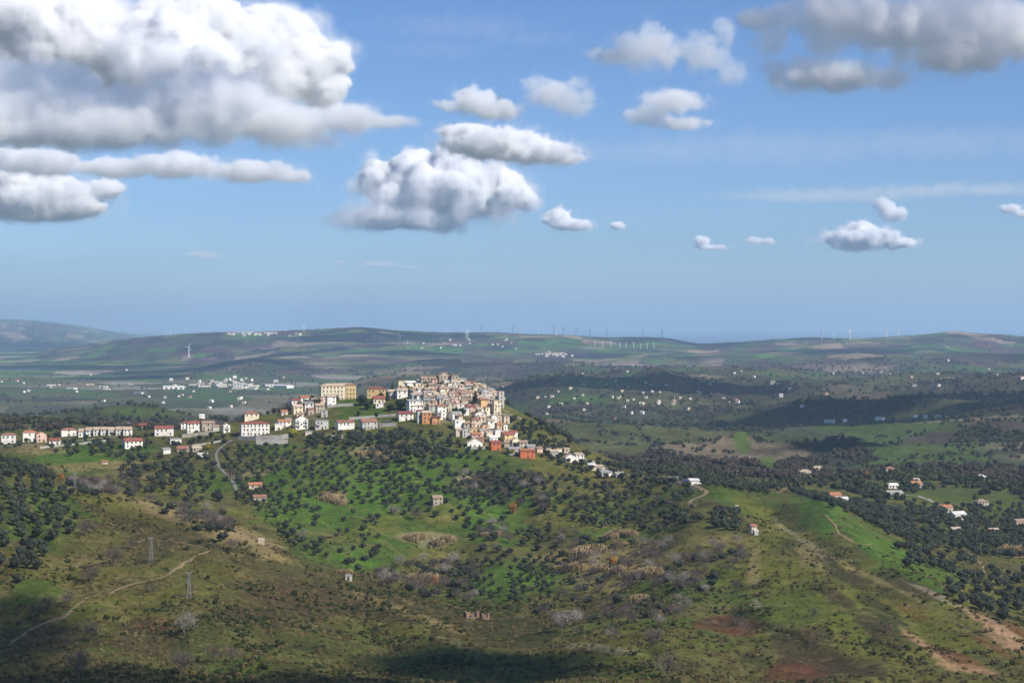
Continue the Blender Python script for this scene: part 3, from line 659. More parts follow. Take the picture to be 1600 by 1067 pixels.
def blob(r, lobes, sub=1):
    """low solid cores inside the lobes"""
    import bmesh
    bm = bmesh.new()
    for (cx, cy, cz, rx, ry, rz) in lobes:
        res = bmesh.ops.create_icosphere(bm, subdivisions=sub, radius=1.0)
        for v in res['verts']:
            q = 0.80 * (1 + r.uniform(-0.2, 0.2))
            v.co = Vector((cx + v.co.x * rx * q, cy + v.co.y * ry * q, cz + v.co.z * rz * q))
    V = np.array([v.co[:] for v in bm.verts]); bm.verts.index_update()
    T = np.array([[l.index for l in f.verts] for f in bm.faces]); bm.free()
    return V, T
def tube_path(P, R, n=5):
    P = np.array(P, float); V = []; Fc = []
    for i, p in enumerate(P):
        d = P[min(i + 1, len(P) - 1)] - P[max(i - 1, 0)]; d /= max(np.linalg.norm(d), 1e-9)
        a = np.cross(d, (0.31, 0.9, 0.12)); a /= np.linalg.norm(a); b = np.cross(d, a)
        for k in range(n):
            t = 2 * math.pi * k / n; V.append(p + R[i] * (a * math.cos(t) + b * math.sin(t)))
    for i in range(len(P) - 1):
        for k in range(n):
            Fc.append((i * n + k, i * n + (k + 1) % n, (i + 1) * n + (k + 1) % n, (i + 1) * n + k))
    return V, Fc
def join_vf(parts):
    V = []; Fc = []
    for v, f in parts:
        o = len(V); V += [tuple(x) for x in v]; Fc += [tuple(int(i) + o for i in q) for q in f]
    return V, Fc
def crown_mesh(name, seed, lobes, n, leaf, m, core=True, up=0.35):
    r = np.random.default_rng(seed)
    parts = [leaf_cloud(r, n, lobes, leaf, up)]
    if core: parts.append(blob(r, lobes))
    return mesh_from(name, *join_vf(parts), [m])
def round_lobes(r, n, H, Rr, z0):
    L_ = [(0, 0, z0 + (H - z0) * 0.45, Rr * 0.72, Rr * 0.72, (H - z0) * 0.5)]
    for k in range(n):
        a = 2 * math.pi * (k + r.uniform(-.3, .3)) / n; q = Rr * r.uniform(0.42, 0.62)
        rr = Rr * r.uniform(0.34, 0.5)
        L_.append((q * math.cos(a), q * math.sin(a), z0 + (H - z0) * r.uniform(0.35, 0.72), rr, rr, rr * r.uniform(0.75, 1.0)))
    return L_
def trunk_mesh(name, seed, H, rad, forks=3, m=None):
    r = np.random.default_rng(seed)
    j = lambda s: r.uniform(-s, s)
    parts = [tube_path([(0, 0, -0.8), (j(.1), j(.1), H * 0.25), (j(.2), j(.2), H * 0.5)], [rad * 1.3, rad, rad * 0.8])]
    for k in range(forks):
        a = 2 * math.pi * k / forks + j(.5)
        parts.append(tube_path([(0, 0, H * 0.4), (math.cos(a) * H * .18, math.sin(a) * H * .18, H * 0.65), (math.cos(a) * H * .3, math.sin(a) * H * .3, H * 0.9)], [rad * .7, rad * .45, rad * .12]))
    return mesh_from(name, *join_vf(parts), [m or M_BARK], smooth=True)
def twig_mesh(name, seed, H, Rr, n, wid, m):
    """bare crown: limbs that fork three times, ending in a spray of thin twigs"""
    r = np.random.default_rng(seed); parts = []; tips = []
    def grow(p, d, l, rad, lev):
        q = p + d * l; mid = (p + q) / 2 + r.normal(size=3) * l * 0.06
        parts.append(tube_path([p, mid, q], [rad, rad * .75, rad * .5], 4))
        if lev == 0: tips.append((q, d)); return
        for k in range(3):
            e = d + r.normal(size=3) * 0.55; e[2] = abs(e[2]) * 0.8 + 0.15; e /= np.linalg.norm(e)
            grow(q if k else mid, e, l * r.uniform(.55, .8), rad * .5, lev - 1)
    for k in range(4):
        a = 2 * math.pi * k / 4 + r.uniform(-.4, .4); e = np.array((math.cos(a) * .55 * Rr / H * 2, math.sin(a) * .55 * Rr / H * 2, 1.0)); e /= np.linalg.norm(e)
        grow(np.array((0, 0, H * .22)), e, H * .32, 0.09, 2)
    tp = np.array([t[0] for t in tips]); td = np.array([t[1] for t in tips])
    i = r.integers(0, len(tp), n)
    c = tp[i] + r.normal(size=(n, 3)) * 0.13 * H; c[:, 2] = np.clip(c[:, 2], H * .25, H * 1.02)
    d = td[i] + r.normal(size=(n, 3)) * 0.5; d /= np.linalg.norm(d, axis=1)[:, None]
    s = np.cross(d, r.normal(size=(n, 3))); s /= np.linalg.norm(s, axis=1)[:, None]
    l = H * r.uniform(.08, .2, n)[:, None]; w = wid * r.uniform(.6, 1.3, n)[:, None]
    V = np.stack([c - s * w, c + s * w, c + d * l + s * w * .2, c + d * l - s * w * .2], 1).reshape(-1, 3)
    parts.append((V, np.arange(4 * n).reshape(-1, 4)))
    return mesh_from(name, *join_vf(parts), [m])
def reed_mesh(name, seed, Rx, Ry, H, n, m):
    r = np.random.default_rng(seed)
    a = r.uniform(0, 2 * math.pi, n); q = np.sqrt(r.random(n)); x = Rx * q * np.cos(a); y = Ry * q * np.sin(a)
    h = H * r.uniform(.6, 1.1, n) * (1 - 0.35 * q ** 2); lean = r.normal(size=(n, 2)) * 0.10 * H
    w = r.uniform(.05, .13, n); t = r.uniform(0, math.pi, n); cx, sy = np.cos(t) * w, np.sin(t) * w
    b = np.stack([x, y, np.full(n, -.5)], -1); m_ = np.stack([x + lean[:, 0] * .4, y + lean[:, 1] * .4, h * .7], -1); e = np.stack([x + lean[:, 0], y + lean[:, 1], h], -1)
    o = np.stack([cx, sy, np.zeros(n)], -1)
    V = np.stack([b - o * .5, b + o * .5, m_ + o, m_ - o, e + o * 1.6, e - o * 1.6], 1).reshape(-1, 3)
    k = np.arange(n)[:, None] * 6
    Q = np.concatenate([k + np.array([[0, 1, 2, 3]]), k + np.array([[3, 2, 4, 5]])])
    me = quads_mesh(name, V, Q, [m]); return me
R_ = np.random.default_rng
# unit-size kinds (about 1 m tall or wide: scaled when placed)
OLIVE_C = [crown_mesh('crown', 10 + i, round_lobes(R_(10 + i), 6, 4.6, 2.6, 0.95), 420, 0.27, M_OLIVE) for i in range(5)]
OLIVE_T = [trunk_mesh('trunk', 20 + i, 2.6, 0.22) for i in range(3)]
EVER_C = [crown_mesh('crown', 30 + i, round_lobes(R_(30 + i), 9, 9.0, 4.4, 1.0), 900, 0.36, M_EVERG) for i in range(3)]
EVER_T = [trunk_mesh('trunk', 40, 5.0, 0.35)]
CON_C = [crown_mesh('crown', 50 + i, [(0, 0, 1.6 + k * 1.35, 1.9 - k * .24, 1.9 - k * .24, 1.25) for k in range(7)], 700, 0.33, M_EVERG, up=0.1) for i in range(2)]
CON_T = [trunk_mesh('trunk', 55, 3.0, 0.3, 0)]
BARE_C = [twig_mesh('crown', 60 + i, 5.2, 2.6, 560, 0.06, M_TWIG) for i in range(4)]
BAREP_C = [twig_mesh('crown', 66 + i, 5.6, 2.2, 520, 0.055, M_TWIGP) for i in range(2)]
BARE_T = [trunk_mesh('trunk', 70 + i, 3.0, 0.16, 3, M_TWIG) for i in range(2)]
AUT_C = [crown_mesh('crown', 80 + i, round_lobes(R_(80 + i), 6, 6.0, 2.1, 0.8), 420, 0.26, M_ORANGE, core=False) for i in range(2)]
YEL_C = [crown_mesh('crown', 84 + i, round_lobes(R_(84 + i), 7, 5.2, 3.4, 0.6), 520, 0.28, M_YELL) for i in range(2)]
SHRUB = [crown_mesh('shrub', 90 + i, round_lobes(R_(90 + i), 4, 1.1, 0.95, -0.2), 60, 0.24, M_OAK) for i in range(4)]
SHRUB_D = [crown_mesh('shrub', 95 + i, round_lobes(R_(95 + i), 4, 2.0, 1.5, -0.3), 110, 0.30, M_OAK) for i in range(3)]
RUST = [crown_mesh('shrub', 98 + i, round_lobes(R_(98 + i), 4, 0.9, 0.95, -0.2), 60, 0.22, M_RUST, core=False) for i in range(2)]
TUFT = [reed_mesh('tuft', 105 + i, .8, .8, 0.9, 46, mat('dry_grass', (0.155, 0.125, 0.055), 1.0, .3, .5, .05, .2)) for i in range(2)]
REEDS = [reed_mesh('stems', 110 + i, 4.5, 2.2, 3.8, 420, M_REED) for i in range(3)]
FAR_OL = [crown_mesh('crown', 120 + i, round_lobes(R_(120 + i), 4, 4.6, 2.7, 0.2), 70, 0.62, M_OLIVE) for i in range(3)]
FAR_OAK = [crown_mesh('crown', 126 + i, round_lobes(R_(126 + i), 4, 6.5, 3.6, -0.2), 70, 0.85, mat('wood_leaves', (0.044, 0.052, 0.022), 0.85, 0.4, 0.3, 0.15, 0.35)) for i in range(3)]
FAR_BARE = [crown_mesh('crown', 130 + i, round_lobes(R_(130 + i), 5, 6.0, 3.4, 0.0), 90, 0.65, mat('bare_wood', (0.068, 0.055, 0.042), 0.95, 0.35, 0.3, 0.1, 0.3)) for i in range(3)]

def thing_tree(name, label, group, x, y, z, crowns, trunks, sc, r, cat='tree', sx=1.0):
    o = link(name, None, None, (x, y, z)); o.rotation_euler = (0, 0, r.uniform(0, 6.28)); o.scale = (sc * sx, sc * sx, sc)
    tag(o, label, cat, group)
    if trunks: link('trunk', trunks[r.integers(len(trunks))], o)
    link('crown', crowns[r.integers(len(crowns))], o)
    return o
def scatter(name, label, P, scale, meshes, seed, flat=None):
    """one 'stuff' object: a mass of plants nobody would count"""
    r = np.random.default_rng(seed); n = len(P)
    me = bpy.data.meshes.new(name); me.vertices.add(n); me.vertices.foreach_set('co', np.asarray(P, np.float32).ravel())
    def attr(nm, tp, key, arr):
        a = me.attributes.new(nm, tp, 'POINT'); a.data.foreach_set(key, np.ascontiguousarray(arr).ravel())
    attr('size', 'FLOAT_VECTOR', 'vector', np.column_stack([scale * (flat or 1) * r.uniform(.82, 1.22, n), scale * (flat or 1) * r.uniform(.82, 1.22, n), scale * r.uniform(.85, 1.12, n)]).astype(np.float32))
    attr('turn', 'FLOAT', 'value', r.uniform(0, 6.28, n).astype(np.float32)); attr('pick', 'INT', 'value', r.integers(0, len(meshes), n).astype(np.int32))
    o = link(name, me); tag(o, label, kind='stuff')
    coll = bpy.data.collections.new(name + '_kinds')
    for i, m in enumerate(meshes): coll.objects.link(bpy.data.objects.new('%s_kind_%02d' % (name, i), m))
    g = bpy.data.node_groups.new(name, 'GeometryNodeTree')
    g.interface.new_socket('Geometry', in_out='INPUT', socket_type='NodeSocketGeometry'); g.interface.new_socket('Geometry', in_out='OUTPUT', socket_type='NodeSocketGeometry')
    N = g.nodes; L = g.links; gi = N.new('NodeGroupInput'); go = N.new('NodeGroupOutput')
    ci = N.new('GeometryNodeCollectionInfo'); ci.inputs['Collection'].default_value = coll; ci.inputs['Separate Children'].default_value = True; ci.inputs['Reset Children'].default_value = True
    ip = N.new('GeometryNodeInstanceOnPoints'); ip.inputs['Pick Instance'].default_value = True
    def named(nm, tp):
        a = N.new('GeometryNodeInputNamedAttribute'); a.data_type = tp; a.inputs['Name'].default_value = nm; return a.outputs[0]
    cx = N.new('ShaderNodeCombineXYZ'); L.new(named('turn', 'FLOAT'), cx.inputs[2])
    L.new(gi.outputs[0], ip.inputs['Points']); L.new(ci.outputs[0], ip.inputs['Instance']); L.new(named('pick', 'INT'), ip.inputs['Instance Index'])
    L.new(cx.outputs[0], ip.inputs['Rotation']); L.new(named('size', 'FLOAT_VECTOR'), ip.inputs['Scale']); L.new(ip.outputs[0], go.inputs[0])
    o.modifiers.new('plants', 'NODES').node_group = g
    return o
def in_poly(px, py, poly):
    c = np.zeros(px.shape, bool); n = len(poly)
    for i in range(n):
        x1, y1 = poly[i]; x2, y2 = poly[(i + 1) % n]
        if y1 == y2: continue
        t = ((y1 > py) != (y2 > py)) & (px < (x2 - x1) * (py - y1) / (y2 - y1) + x1); c ^= t
    return c
KEEP_OUT = []      # (x, y, radius) round buildings
def grove(poly, sx, sy, jit, prob, seed, rows=0.0):
    """planting spots on the ground inside an outline given by bearings and rows"""
    r = np.random.default_rng(seed)
    H_ = np.array([hit(a, b)[:2] for a, b in poly]); x0, x1 = H_[:, 0].min() - 20, H_[:, 0].max() + 20; y0, y1 = H_[:, 1].min() - 20, H_[:, 1].max() + 20
    gx, gy = np.meshgrid(np.arange(x0, x1, sx), np.arange(y0, y1, sy))
    gx = gx + (np.arange(gx.shape[0]) % 2)[:, None] * sx * .5
    if rows: gx, gy = gx + gy * rows, gy
    gx = gx + r.uniform(-jit, jit, gx.shape) * sx; gy = gy + r.uniform(-jit, jit, gy.shape) * sy
    x, y = gx.ravel(), gy.ravel(); z = grid_at(x, y)
    px = 800 + F * x / y; row = HY - z * F / y
    dens = 0.5 + 0.5 * fbm(x, y, 55, 3, seed) * 1.3
    ok = in_poly(px, row, poly) & visible(x, y, z) & (r.random(x.shape) < prob * np.clip(0.35 + dens, 0, 1))
    x, y, z = x[ok], y[ok], z[ok]
    if len(x):
        d = np.min(np.hypot(x[:, None] - ROAD_ALL[None, :, 0], y[:, None] - ROAD_ALL[None, :, 1]), axis=1); k = d > 3.5
        x, y, z = x[k], y[k], z[k]
    if KEEP_OUT and len(x):
        K = np.array(KEEP_OUT); d = np.hypot(x[:, None] - K[None, :, 0], y[:, None] - K[None, :, 1]) - K[None, :, 2]
        k = d.min(axis=1) > 1.0; x, y, z = x[k], y[k], z[k]
    return np.column_stack([x, y, z])
# ---------------------------------------------------------------- houses
WALL = dict(white=(0.78, 0.74, 0.66), cream=(0.74, 0.64, 0.46), beige=(0.54, 0.46, 0.35), grey=(0.45, 0.43, 0.39), stone=(0.40, 0.34, 0.26), yellow=(0.58, 0.42, 0.20), orange=(0.55, 0.25, 0.11),
            pink=(0.60, 0.41, 0.32), scarlet=(0.56, 0.15, 0.065), tan=(0.56, 0.36, 0.19), brick=(0.34, 0.18, 0.12))
ROOF = dict(terracotta=(0.25, 0.125, 0.085), red=(0.23, 0.08, 0.06), brown=(0.29, 0.205, 0.15), pale=(0.41, 0.32, 0.235), dark=(0.12, 0.055, 0.045), maroon=(0.19, 0.06, 0.055), white=(0.60, 0.58, 0.55), grey=(0.27, 0.26, 0.25), orange=(0.34, 0.15, 0.08))
ROOF_WORD = dict(terracotta='terracotta', red='red', brown='brown', pale='pale tile', dark='dark brown', maroon='maroon', white='white', grey='grey', orange='orange tile')
def wall_mat(k): return mat('plaster_' + k, WALL[k], 0.9, 0.2, 0.3, 0.15, 0.10)
def roof_mat(k):
    nm = 'roof_tiles_' + k
    if nm in MATS: return MATS[nm]
    m = mat(nm, ROOF[k], 0.9, 0.28, 0.8, 0.15, 0.12)
    return m
M_PANE = mat('window_glass', (0.025, 0.03, 0.036), 0.25, 0.1, 1.0, 0.5)
M_FRAME = mat('window_frame', (0.34, 0.30, 0.25), 0.7, 0.1, 1.0)
M_DOOR = mat('door_wood', (0.10, 0.06, 0.035), 0.7, 0.2, 1.0)
M_RAIL = mat('balcony', (0.45, 0.43, 0.40), 0.8, 0.1, 1.0)
M_CHIM = mat('chimney', (0.33, 0.23, 0.17), 0.9, 0.2, 1.0)
M_CONC = mat('concrete', (0.33, 0.315, 0.285), 0.9, 0.25, 0.25, 0.15)
def box_vf(x0, x1, y0, y1, z0, z1):
    return ([(x0, y0, z0), (x1, y0, z0), (x1, y1, z0), (x0, y1, z0), (x0, y0, z1), (x1, y0, z1), (x1, y1, z1), (x0, y1, z1)],
            [(0, 3, 2, 1), (4, 5, 6, 7), (0, 1, 5, 4), (1, 2, 6, 5), (2, 3, 7, 6), (3, 0, 4, 7)])
# a window in a wall whose outside is -y: pane set back in a raised frame, with a sill
_wv, _wf = join_vf([box_vf(-.5, .5, -.02, .03, 0, 1), box_vf(-.58, -.46, -.06, .03, -.04, 1.06), box_vf(.46, .58, -.06, .03, -.04, 1.06), box_vf(-.46, .46, -.06, .03, .97, 1.06), box_vf(-.66, .66, -.14, .03, -.1, -.04)])
WINDOW = mesh_from('window', _wv, _wf, [M_PANE, M_FRAME], [0] * 6 + [1] * 24)
_dv, _df = join_vf([box_vf(-.5, .5, -.03, .03, 0, 1), box_vf(-.6, -.48, -.06, .03, 0, 1.06), box_vf(.48, .6, -.06, .03, 0, 1.06), box_vf(-.48, .48, -.06, .03, 1, 1.06)])
DOOR = mesh_from('door', _dv, _df, [M_DOOR, M_FRAME], [0] * 6 + [1] * 18)
CHIMNEY = mesh_from('chimney', *join_vf([box_vf(-.35, .35, -.3, .3, -1.2, 1.0), box_vf(-.45, .45, -.4, .4, 1.0, 1.18)]), [M_CHIM])
BALC = mesh_from('balcony', *join_vf([box_vf(-.5, .5, -1.1, .02, -.12, 0), box_vf(-.5, .5, -1.1, -1.03, .0, .95), box_vf(-.5, -.47, -1.03, 0, 0, .95), box_vf(.47, .5, -1.03, 0, 0, .95)]), [M_RAIL])
def house_at(x, y, z, w, dep, hw, kind, wall, roof, yaw, label, group, wins=True, balcony=False, name='house', cat='house', wdens=1.0, chimney=None, door=True, win_size=None, pitch=None):
    """walls hw high, facade (w wide) facing -y before the turn by yaw degrees; roof kind: g ridge along the facade, f gable to the front, h hipped, t flat with a parapet, s single slope"""
    r = np.random.default_rng(int(abs(x) * 13 + y * 7) % 99991)
    o = link(name, None, None, (x, y, z), math.radians(yaw)); tag(o, label, cat, group)
    b = 4.0; a, c = w / 2, dep / 2; pt = pitch or r.uniform(.36, .50)
    wm, rm = wall_mat(wall), roof_mat(roof)
    V, Fc = box_vf(-a, a, -c, c, -b, hw); ov = .45
    if kind == 'g':
        hr = c * pt * 1.15; V += [(-a, 0, hw + hr), (a, 0, hw + hr)]; Fc += [(7, 4, 8), (5, 6, 9)]
    elif kind == 'f':
        hr = a * pt * 1.15; V += [(0, -c, hw + hr), (0, c, hw + hr)]; Fc += [(4, 5, 8), (6, 7, 9)]
    Fc.pop(1) if kind != 't' else None
    link('wall', mesh_from('wall', V, Fc, [wm]), o)
    t = .22
    if kind in 'gf':
        if kind == 'g': A, C = a + ov * .7, c
        else: A, C = c + ov * .7, a
        e = ov; hr = C * pt * 1.15; drop = hr / C * e
        R = []
        for sgn in (-1, 1):
            p = [(-A, sgn * (C + e), hw - drop), (A, sgn * (C + e), hw - drop), (A, 0, hw + hr), (-A, 0, hw + hr)]
            if sgn > 0: p = p[::-1]
            top = [(q[0], q[1], q[2] + t + .02) for q in p]
            R.append((p + top, [(3, 2, 1, 0), (4, 5, 6, 7), (0, 1, 5, 4), (1, 2, 6, 5), (2, 3, 7, 6), (3, 0, 4, 7)]))
        V, Fc = join_vf(R)
        if kind == 'f': V = [(-q[1], q[0], q[2]) for q in V]
    elif kind == 'h':
        e = ov; hr = min(a, c) * pt * 1.2; k = min(a, c)
        rx, ry = (a - k * .9, 0) if a >= c else (0, c - k * .9)
        lo = [(-a - e, -c - e), (a + e, -c - e), (a + e, c + e), (-a - e, c + e)]
        V = [(p[0], p[1], hw - .05) for p in lo] + [(p[0], p[1], hw + .16) for p in lo]
        if a >= c: V += [(-rx, 0, hw + hr), (rx, 0, hw + hr)]; top = [(4, 5, 9, 8), (5, 6, 9), (6, 7, 8, 9), (7, 4, 8)]
        else: V += [(0, -ry, hw + hr), (0, ry, hw + hr)]; top = [(4, 5, 8), (5, 6, 9, 8), (6, 7, 9), (7, 4, 8, 9)]
        Fc = [(3, 2, 1, 0), (0, 1, 5, 4), (1, 2, 6, 5), (2, 3, 7, 6), (3, 0, 4, 7)] + top
    elif kind == 's':
        h1 = c * pt
        p = [(-a - ov, -c - ov, hw - .05), (a + ov, -c - ov, hw - .05), (a + ov, c + ov, hw + h1), (-a - ov, c + ov, hw + h1)]
        V = p + [(q[0], q[1], q[2] + t) for q in p]; Fc = [(3, 2, 1, 0), (4, 5, 6, 7), (0, 1, 5, 4), (1, 2, 6, 5), (2, 3, 7, 6), (3, 0, 4, 7)]
    else:
        V, Fc = join_vf([box_vf(-a - .15, a + .15, -c - .15, c + .15, hw + .004, hw + .2), box_vf(-a - .15, a + .15, -c - .15, -c + .1, hw + .204, hw + .75), box_vf(-a - .15, a + .15, c - .1, c + .15, hw + .204, hw + .75),
                         box_vf(-a - .15, -a + .1, -c + .104, c - .104, hw + .204, hw + .75), box_vf(a - .1, a + .15, -c + .104, c - .104, hw + .204, hw + .75)])
    ro = link('roof', mesh_from('roof', V, Fc, [rm]), o)
    if chimney or (chimney is None and kind in 'gfh' and r.random() < .4):
        hr2 = (c if kind == 'g' else a) * pt * .6
        ch = link('chimney', CHIMNEY, ro, (r.uniform(-.5, .5) * a, r.uniform(-.3, .3) * c, hw + hr2 + .6)); ch.scale = (1, 1, r.uniform(.8, 1.3))
    if wins:
        st = max(1, int(round(hw / 3.1))); fh = hw / st; ww, wh = win_size or (1.05, min(1.6, fh * .52))
        def put(face, n, length):
            for s_ in range(st):
                for i in range(n):
                    u = (i + .5) / n * length - length / 2
                    if r.random() > wdens: continue
                    zz = s_ * fh + fh * .3 + r.uniform(-.15, .15); u += r.uniform(-.35, .35)
                    isd = door and face == 0 and s_ == 0 and i == n // 2
                    if face == 0: loc, rz = (u, -c - .004, zz), 0
                    elif face == 1: loc, rz = (a + .004, u, zz), math.pi / 2
                    else: loc, rz = (-a - .004, u, zz), -math.pi / 2
                    if isd:
                        q = link('door', DOOR, o, (u, -c - .004, 0.0), 0); q.scale = (1.3, 1, 2.2)
                    else:
                        q = link('window', WINDOW, o, loc, rz); q.scale = (ww, 1, wh)
                    if balcony and face == 0 and s_ > 0 and i % 2 == 0:
                        q = link('balcony', BALC, o, (u, -c - .01, s_ * fh + fh * .05), 0); q.scale = (min(3.2, length / n * 1.5), 1.1, 1)
        put(0, max(1, int(w / 3.1)), w * .94)
        if yaw > 4 or abs(yaw) <= 4: put(2, max(1, int(dep / 4.0)), dep * .9)
        if yaw < -2: put(1, max(1, int(dep / 4.0)), dep * .9)
    KEEP_OUT.append((x, y, math.hypot(a, c) * .9))
    return o
ORD = ['first', 'second', 'third', 'fourth', 'fifth', 'sixth', 'seventh', 'eighth', 'ninth', 'tenth', 'eleventh', 'twelfth', 'thirteenth', 'fourteenth', 'fifteenth', 'sixteenth', 'seventeenth', 'eighteenth'] + ['%dth' % i for i in range(19, 21)] + ['21st', '22nd', '23rd'] + ['%dth' % i for i in range(24, 31)]
SPEC = []  # x0,x1,top row,base row,kind,wall,roof,yaw,zone,label or None,options
def H(zone, *rows):
    for q in rows:
        x0, x1, y0, y1, k, wl_, rf, yaw = q[:8]; SPEC.append((x0, x1, y0, y1, k, wl_, rf, yaw, zone, q[8] if len(q) > 8 else None, q[9] if len(q) > 9 else {}))
Z1 = 'along the road on the left'
H(Z1, (0,27,673,693,'h','white','terracotta',12,'white two-storey house with terracotta hip roof at the left edge'), (32,60,669,690,'h','white','orange',14,'white house with wide orange tile roof beside the pink gable'),
  (52,75,671,691,'f','pink','orange',20,'pale pink gabled house among the white ones'), (75,97,683,695,'g','white','red',14,'small low white house below the pink gable'), (92,122,666,681,'h','white','terracotta',14,'white villa with hip roof left of the long terrace'),
  (188,226,682,700,'g','white','red',24,'white house with stepped red roofs standing below the road'), (207,232,660,669,'g','stone','red',14,'low building under a long red roof behind the terrace'),
  (237,276,662,681,'g','white','red',20,'white house with dark porch and red roof'), (280,300,653,668,'h','white','red',18,'tall white house with hip red roof, behind'), (288,314,655,676,'g','white','red',22,'white house with green shutters and red roof beside the stone yard'),
  (312,338,655,673,'g','stone','brown',14,'brown unfinished house with wide eaves'), (345,361,659,676,'f','white','pale',24,'narrow white gabled house with balcony near the lane', dict(balcony=True)), (20,38,640,647,'t','white','white',10,'small white flat building on the hill behind the houses'),
  (262,286,683,693,'t','white','grey',14,'low white flat-roofed shed above the stone yard'), (252,268,699,709,'s','white','grey',16,'small white outhouse below the stone yard'), (274,298,699,706,'g','stone','terracotta',14,'low brick barn with long terracotta roof'),
  (296,317,695,706,'g','stone','pale',18,'pale stone barn beside the brick barn'), (190,207,655,662,'g','white','white',10,'small white house behind the long terrace'), (378,408,640,657,'h','cream','terracotta',20,'cream house with layered terracotta roofs behind the school'),
  (300,312,648,657,'f','white','red',18,'small white gable house peeping over the red roofs'))
Z2 = 'on the middle street'
H(Z2, (429,457,653,668,'g','white','orange',22,'low white house with orange tile roof right of the school'), (456,484,645,671,'f','white','red',26,'tall white gabled house with dark balconies', dict(balcony=True)), (488,516,653,671,'t','grey','grey',24,'grey concrete apartment house with deep balconies', dict(balcony=True)),
  (520,557,653,671,'g','white','terracotta',26,'white terrace house with dormered terracotta roof'), (557,593,652,671,'g','grey','terracotta',26,'grey and white house with terracotta roof at the end of the street'),
  (618,649,640,657,'g','white','maroon',18,'white villa with maroon mansard roof'), (427,442,660,672,'t','white','white',16,'small white annex behind the low house'), (474,490,672,680,'t','beige','grey',20,'low beige garage under the tall white house'),
  (330,344,662,674,'g','grey','brown',16,'small grey shed beside the brown house'))
Z3 = 'below the palace'
H(Z3, (451,470,622,639,'g','white','red',22), (455,474,632,646,'g','cream','pale',24), (467,491,616,631,'g','white','orange',20,'white house with bright orange tile roof below the palace'), (474,491,628,641,'s','white','grey',20),
  (490,508,630,644,'g','stone','pale',20,'stone house with pinkish tile roof below the palace'), (478,491,637,648,'g','stone','terracotta',24), (497,512,619,632,'f','pink','brown',22,'pinkish gabled house close under the palace'), (508,526,616,635,'g','white','pale',24,'tall white house at the palace corner'),
  (437,450,640,649,'g','beige','orange',18), (485,500,622,632,'g','grey','brown',20), (462,476,644,652,'g','cream','brown',20), (443,456,652,662,'t','grey','grey',20), (500,513,640,652,'t','grey','grey',22))
Z4 = 'between the palace and the village core'
H(Z4, (572,604,603,621,'h','yellow','red',10,'yellow house with broad red hip roof near the conifer'), (582,603,619,630,'g','cream','red',10,'cream lower house with a red canopy under the yellow one'), (603,622,608,623,'g','grey','pale',14), (618,638,606,622,'g','white','pale',16), (586,600,630,637,'t','white','white',14,'small white pavilion on the green bank'))
Z5 = 'on the village summit'
H(Z5, (621,635,592,609,'t','cream','pale',18,'cream tower-like house at the left end of the summit'), (632,656,596,608,'s','white','white',24,'white house with a single sloping white roof'), (625,646,603,617,'g','stone','brown',18), (643,654,604,615,'g','cream','pale',20), (652,663,603,613,'g','yellow','pale',22,'small yellow house under the summit'),
  (636,650,586,597,'g','pink','pale',18), (649,661,587,598,'f','beige','brown',20), (655,669,588,605,'g','stone','brown',20), (674,694,577,590,'g','white','pale',28,'white house crowning the summit'), (682,704,581,601,'f','stone','brown',18,'large brown stone house on the summit'),
  (703,717,576,593,'t','stone','brown',18,'dark square house at the very top'), (715,729,580,593,'s','white','grey',28,'white house at the top beside the dark square one'), (668,682,588,603,'g','beige','brown',22), (691,703,594,606,'t','white','white',24), (702,718,594,608,'g','white','pale',26),
  (719,744,589,601,'g','pink','maroon',20,'long pinkish house with maroon roof right of the summit'), (722,736,597,609,'g','stone','brown',20), (745,761,594,608,'f','cream','pale',28), (735,748,598,610,'g','grey','brown',22), (708,720,585,596,'g','beige','pale',20), (663,675,583,592,'g','white','pale',20))
Z6 = 'in the village core'
H(Z6, (684,707,604,621,'g','cream','brown',24,'large cream house with many windows in the village core'), (705,717,605,623,'g','stone','brown',20), (727,742,611,624,'g','cream','brown',20), (747,766,607,626,'f','grey','grey',22,'tall grey gabled house at the right of the core'), (764,776,611,626,'g','beige','pale',26),
  (777,788,610,636,'t','grey','pale',24,'tall grey tower house at the right end of the village'), (745,764,621,641,'g','tan','terracotta',26,'warm tan house with terracotta roof beside the conifers'), (768,783,624,648,'t','cream','pale',26,'tall cream house above the retaining wall'), (705,720,622,635,'f','pink','white',22,'small pale pink gabled house amid the core'),
  (727,744,632,644,'g','pink','red',20,'low house with red roof beside the conifer'), (660,683,610,623,'g','white','pale',22), (656,669,612,622,'s','white','white',22), (639,666,614,627,'g','grey','grey',18,'wide grey-roofed house at the left of the core'), (662,686,618,629,'g','stone','grey',18), (682,704,620,633,'s','white','grey',24),
  (634,661,624,643,'s','white','grey',30,'white slanting house row with dark windows'), (641,664,631,643,'g','white','pale',22), (679,698,631,656,'g','white','terracotta',32,'tall white balconied house with terracotta roof', dict(balcony=True)), (650,660,639,661,'g','grey','red',22,'narrow grey house with red roof beside the orange one'),
  (657,675,641,662,'g','orange','pale',16,'salmon orange two-storey house'), (673,689,649,663,'g','orange','dark',18,'small orange house with dark brown roof'), (666,684,630,644,'g','grey','brown',20), (713,727,605,620,'g','grey','pale',22), (717,730,612,626,'g','stone','brown',22), (738,750,603,615,'g','white','pale',24),
  (754,768,600,612,'g','stone','pale',24), (768,780,606,618,'g','beige','brown',26), (694,708,628,642,'t','beige','grey',22), (718,731,624,636,'g','beige','brown',22), (668,680,604,614,'g','cream','pale',20), (676,690,600,611,'f','beige','brown',22), (755,768,612,626,'g','white','pale',26), (766,778,618,632,'g','stone','pale',26), (640,653,607,618,'g','beige','brown',18), (700,712,612,626,'g','white','brown',22))
Z7 = 'in the lower quarter'
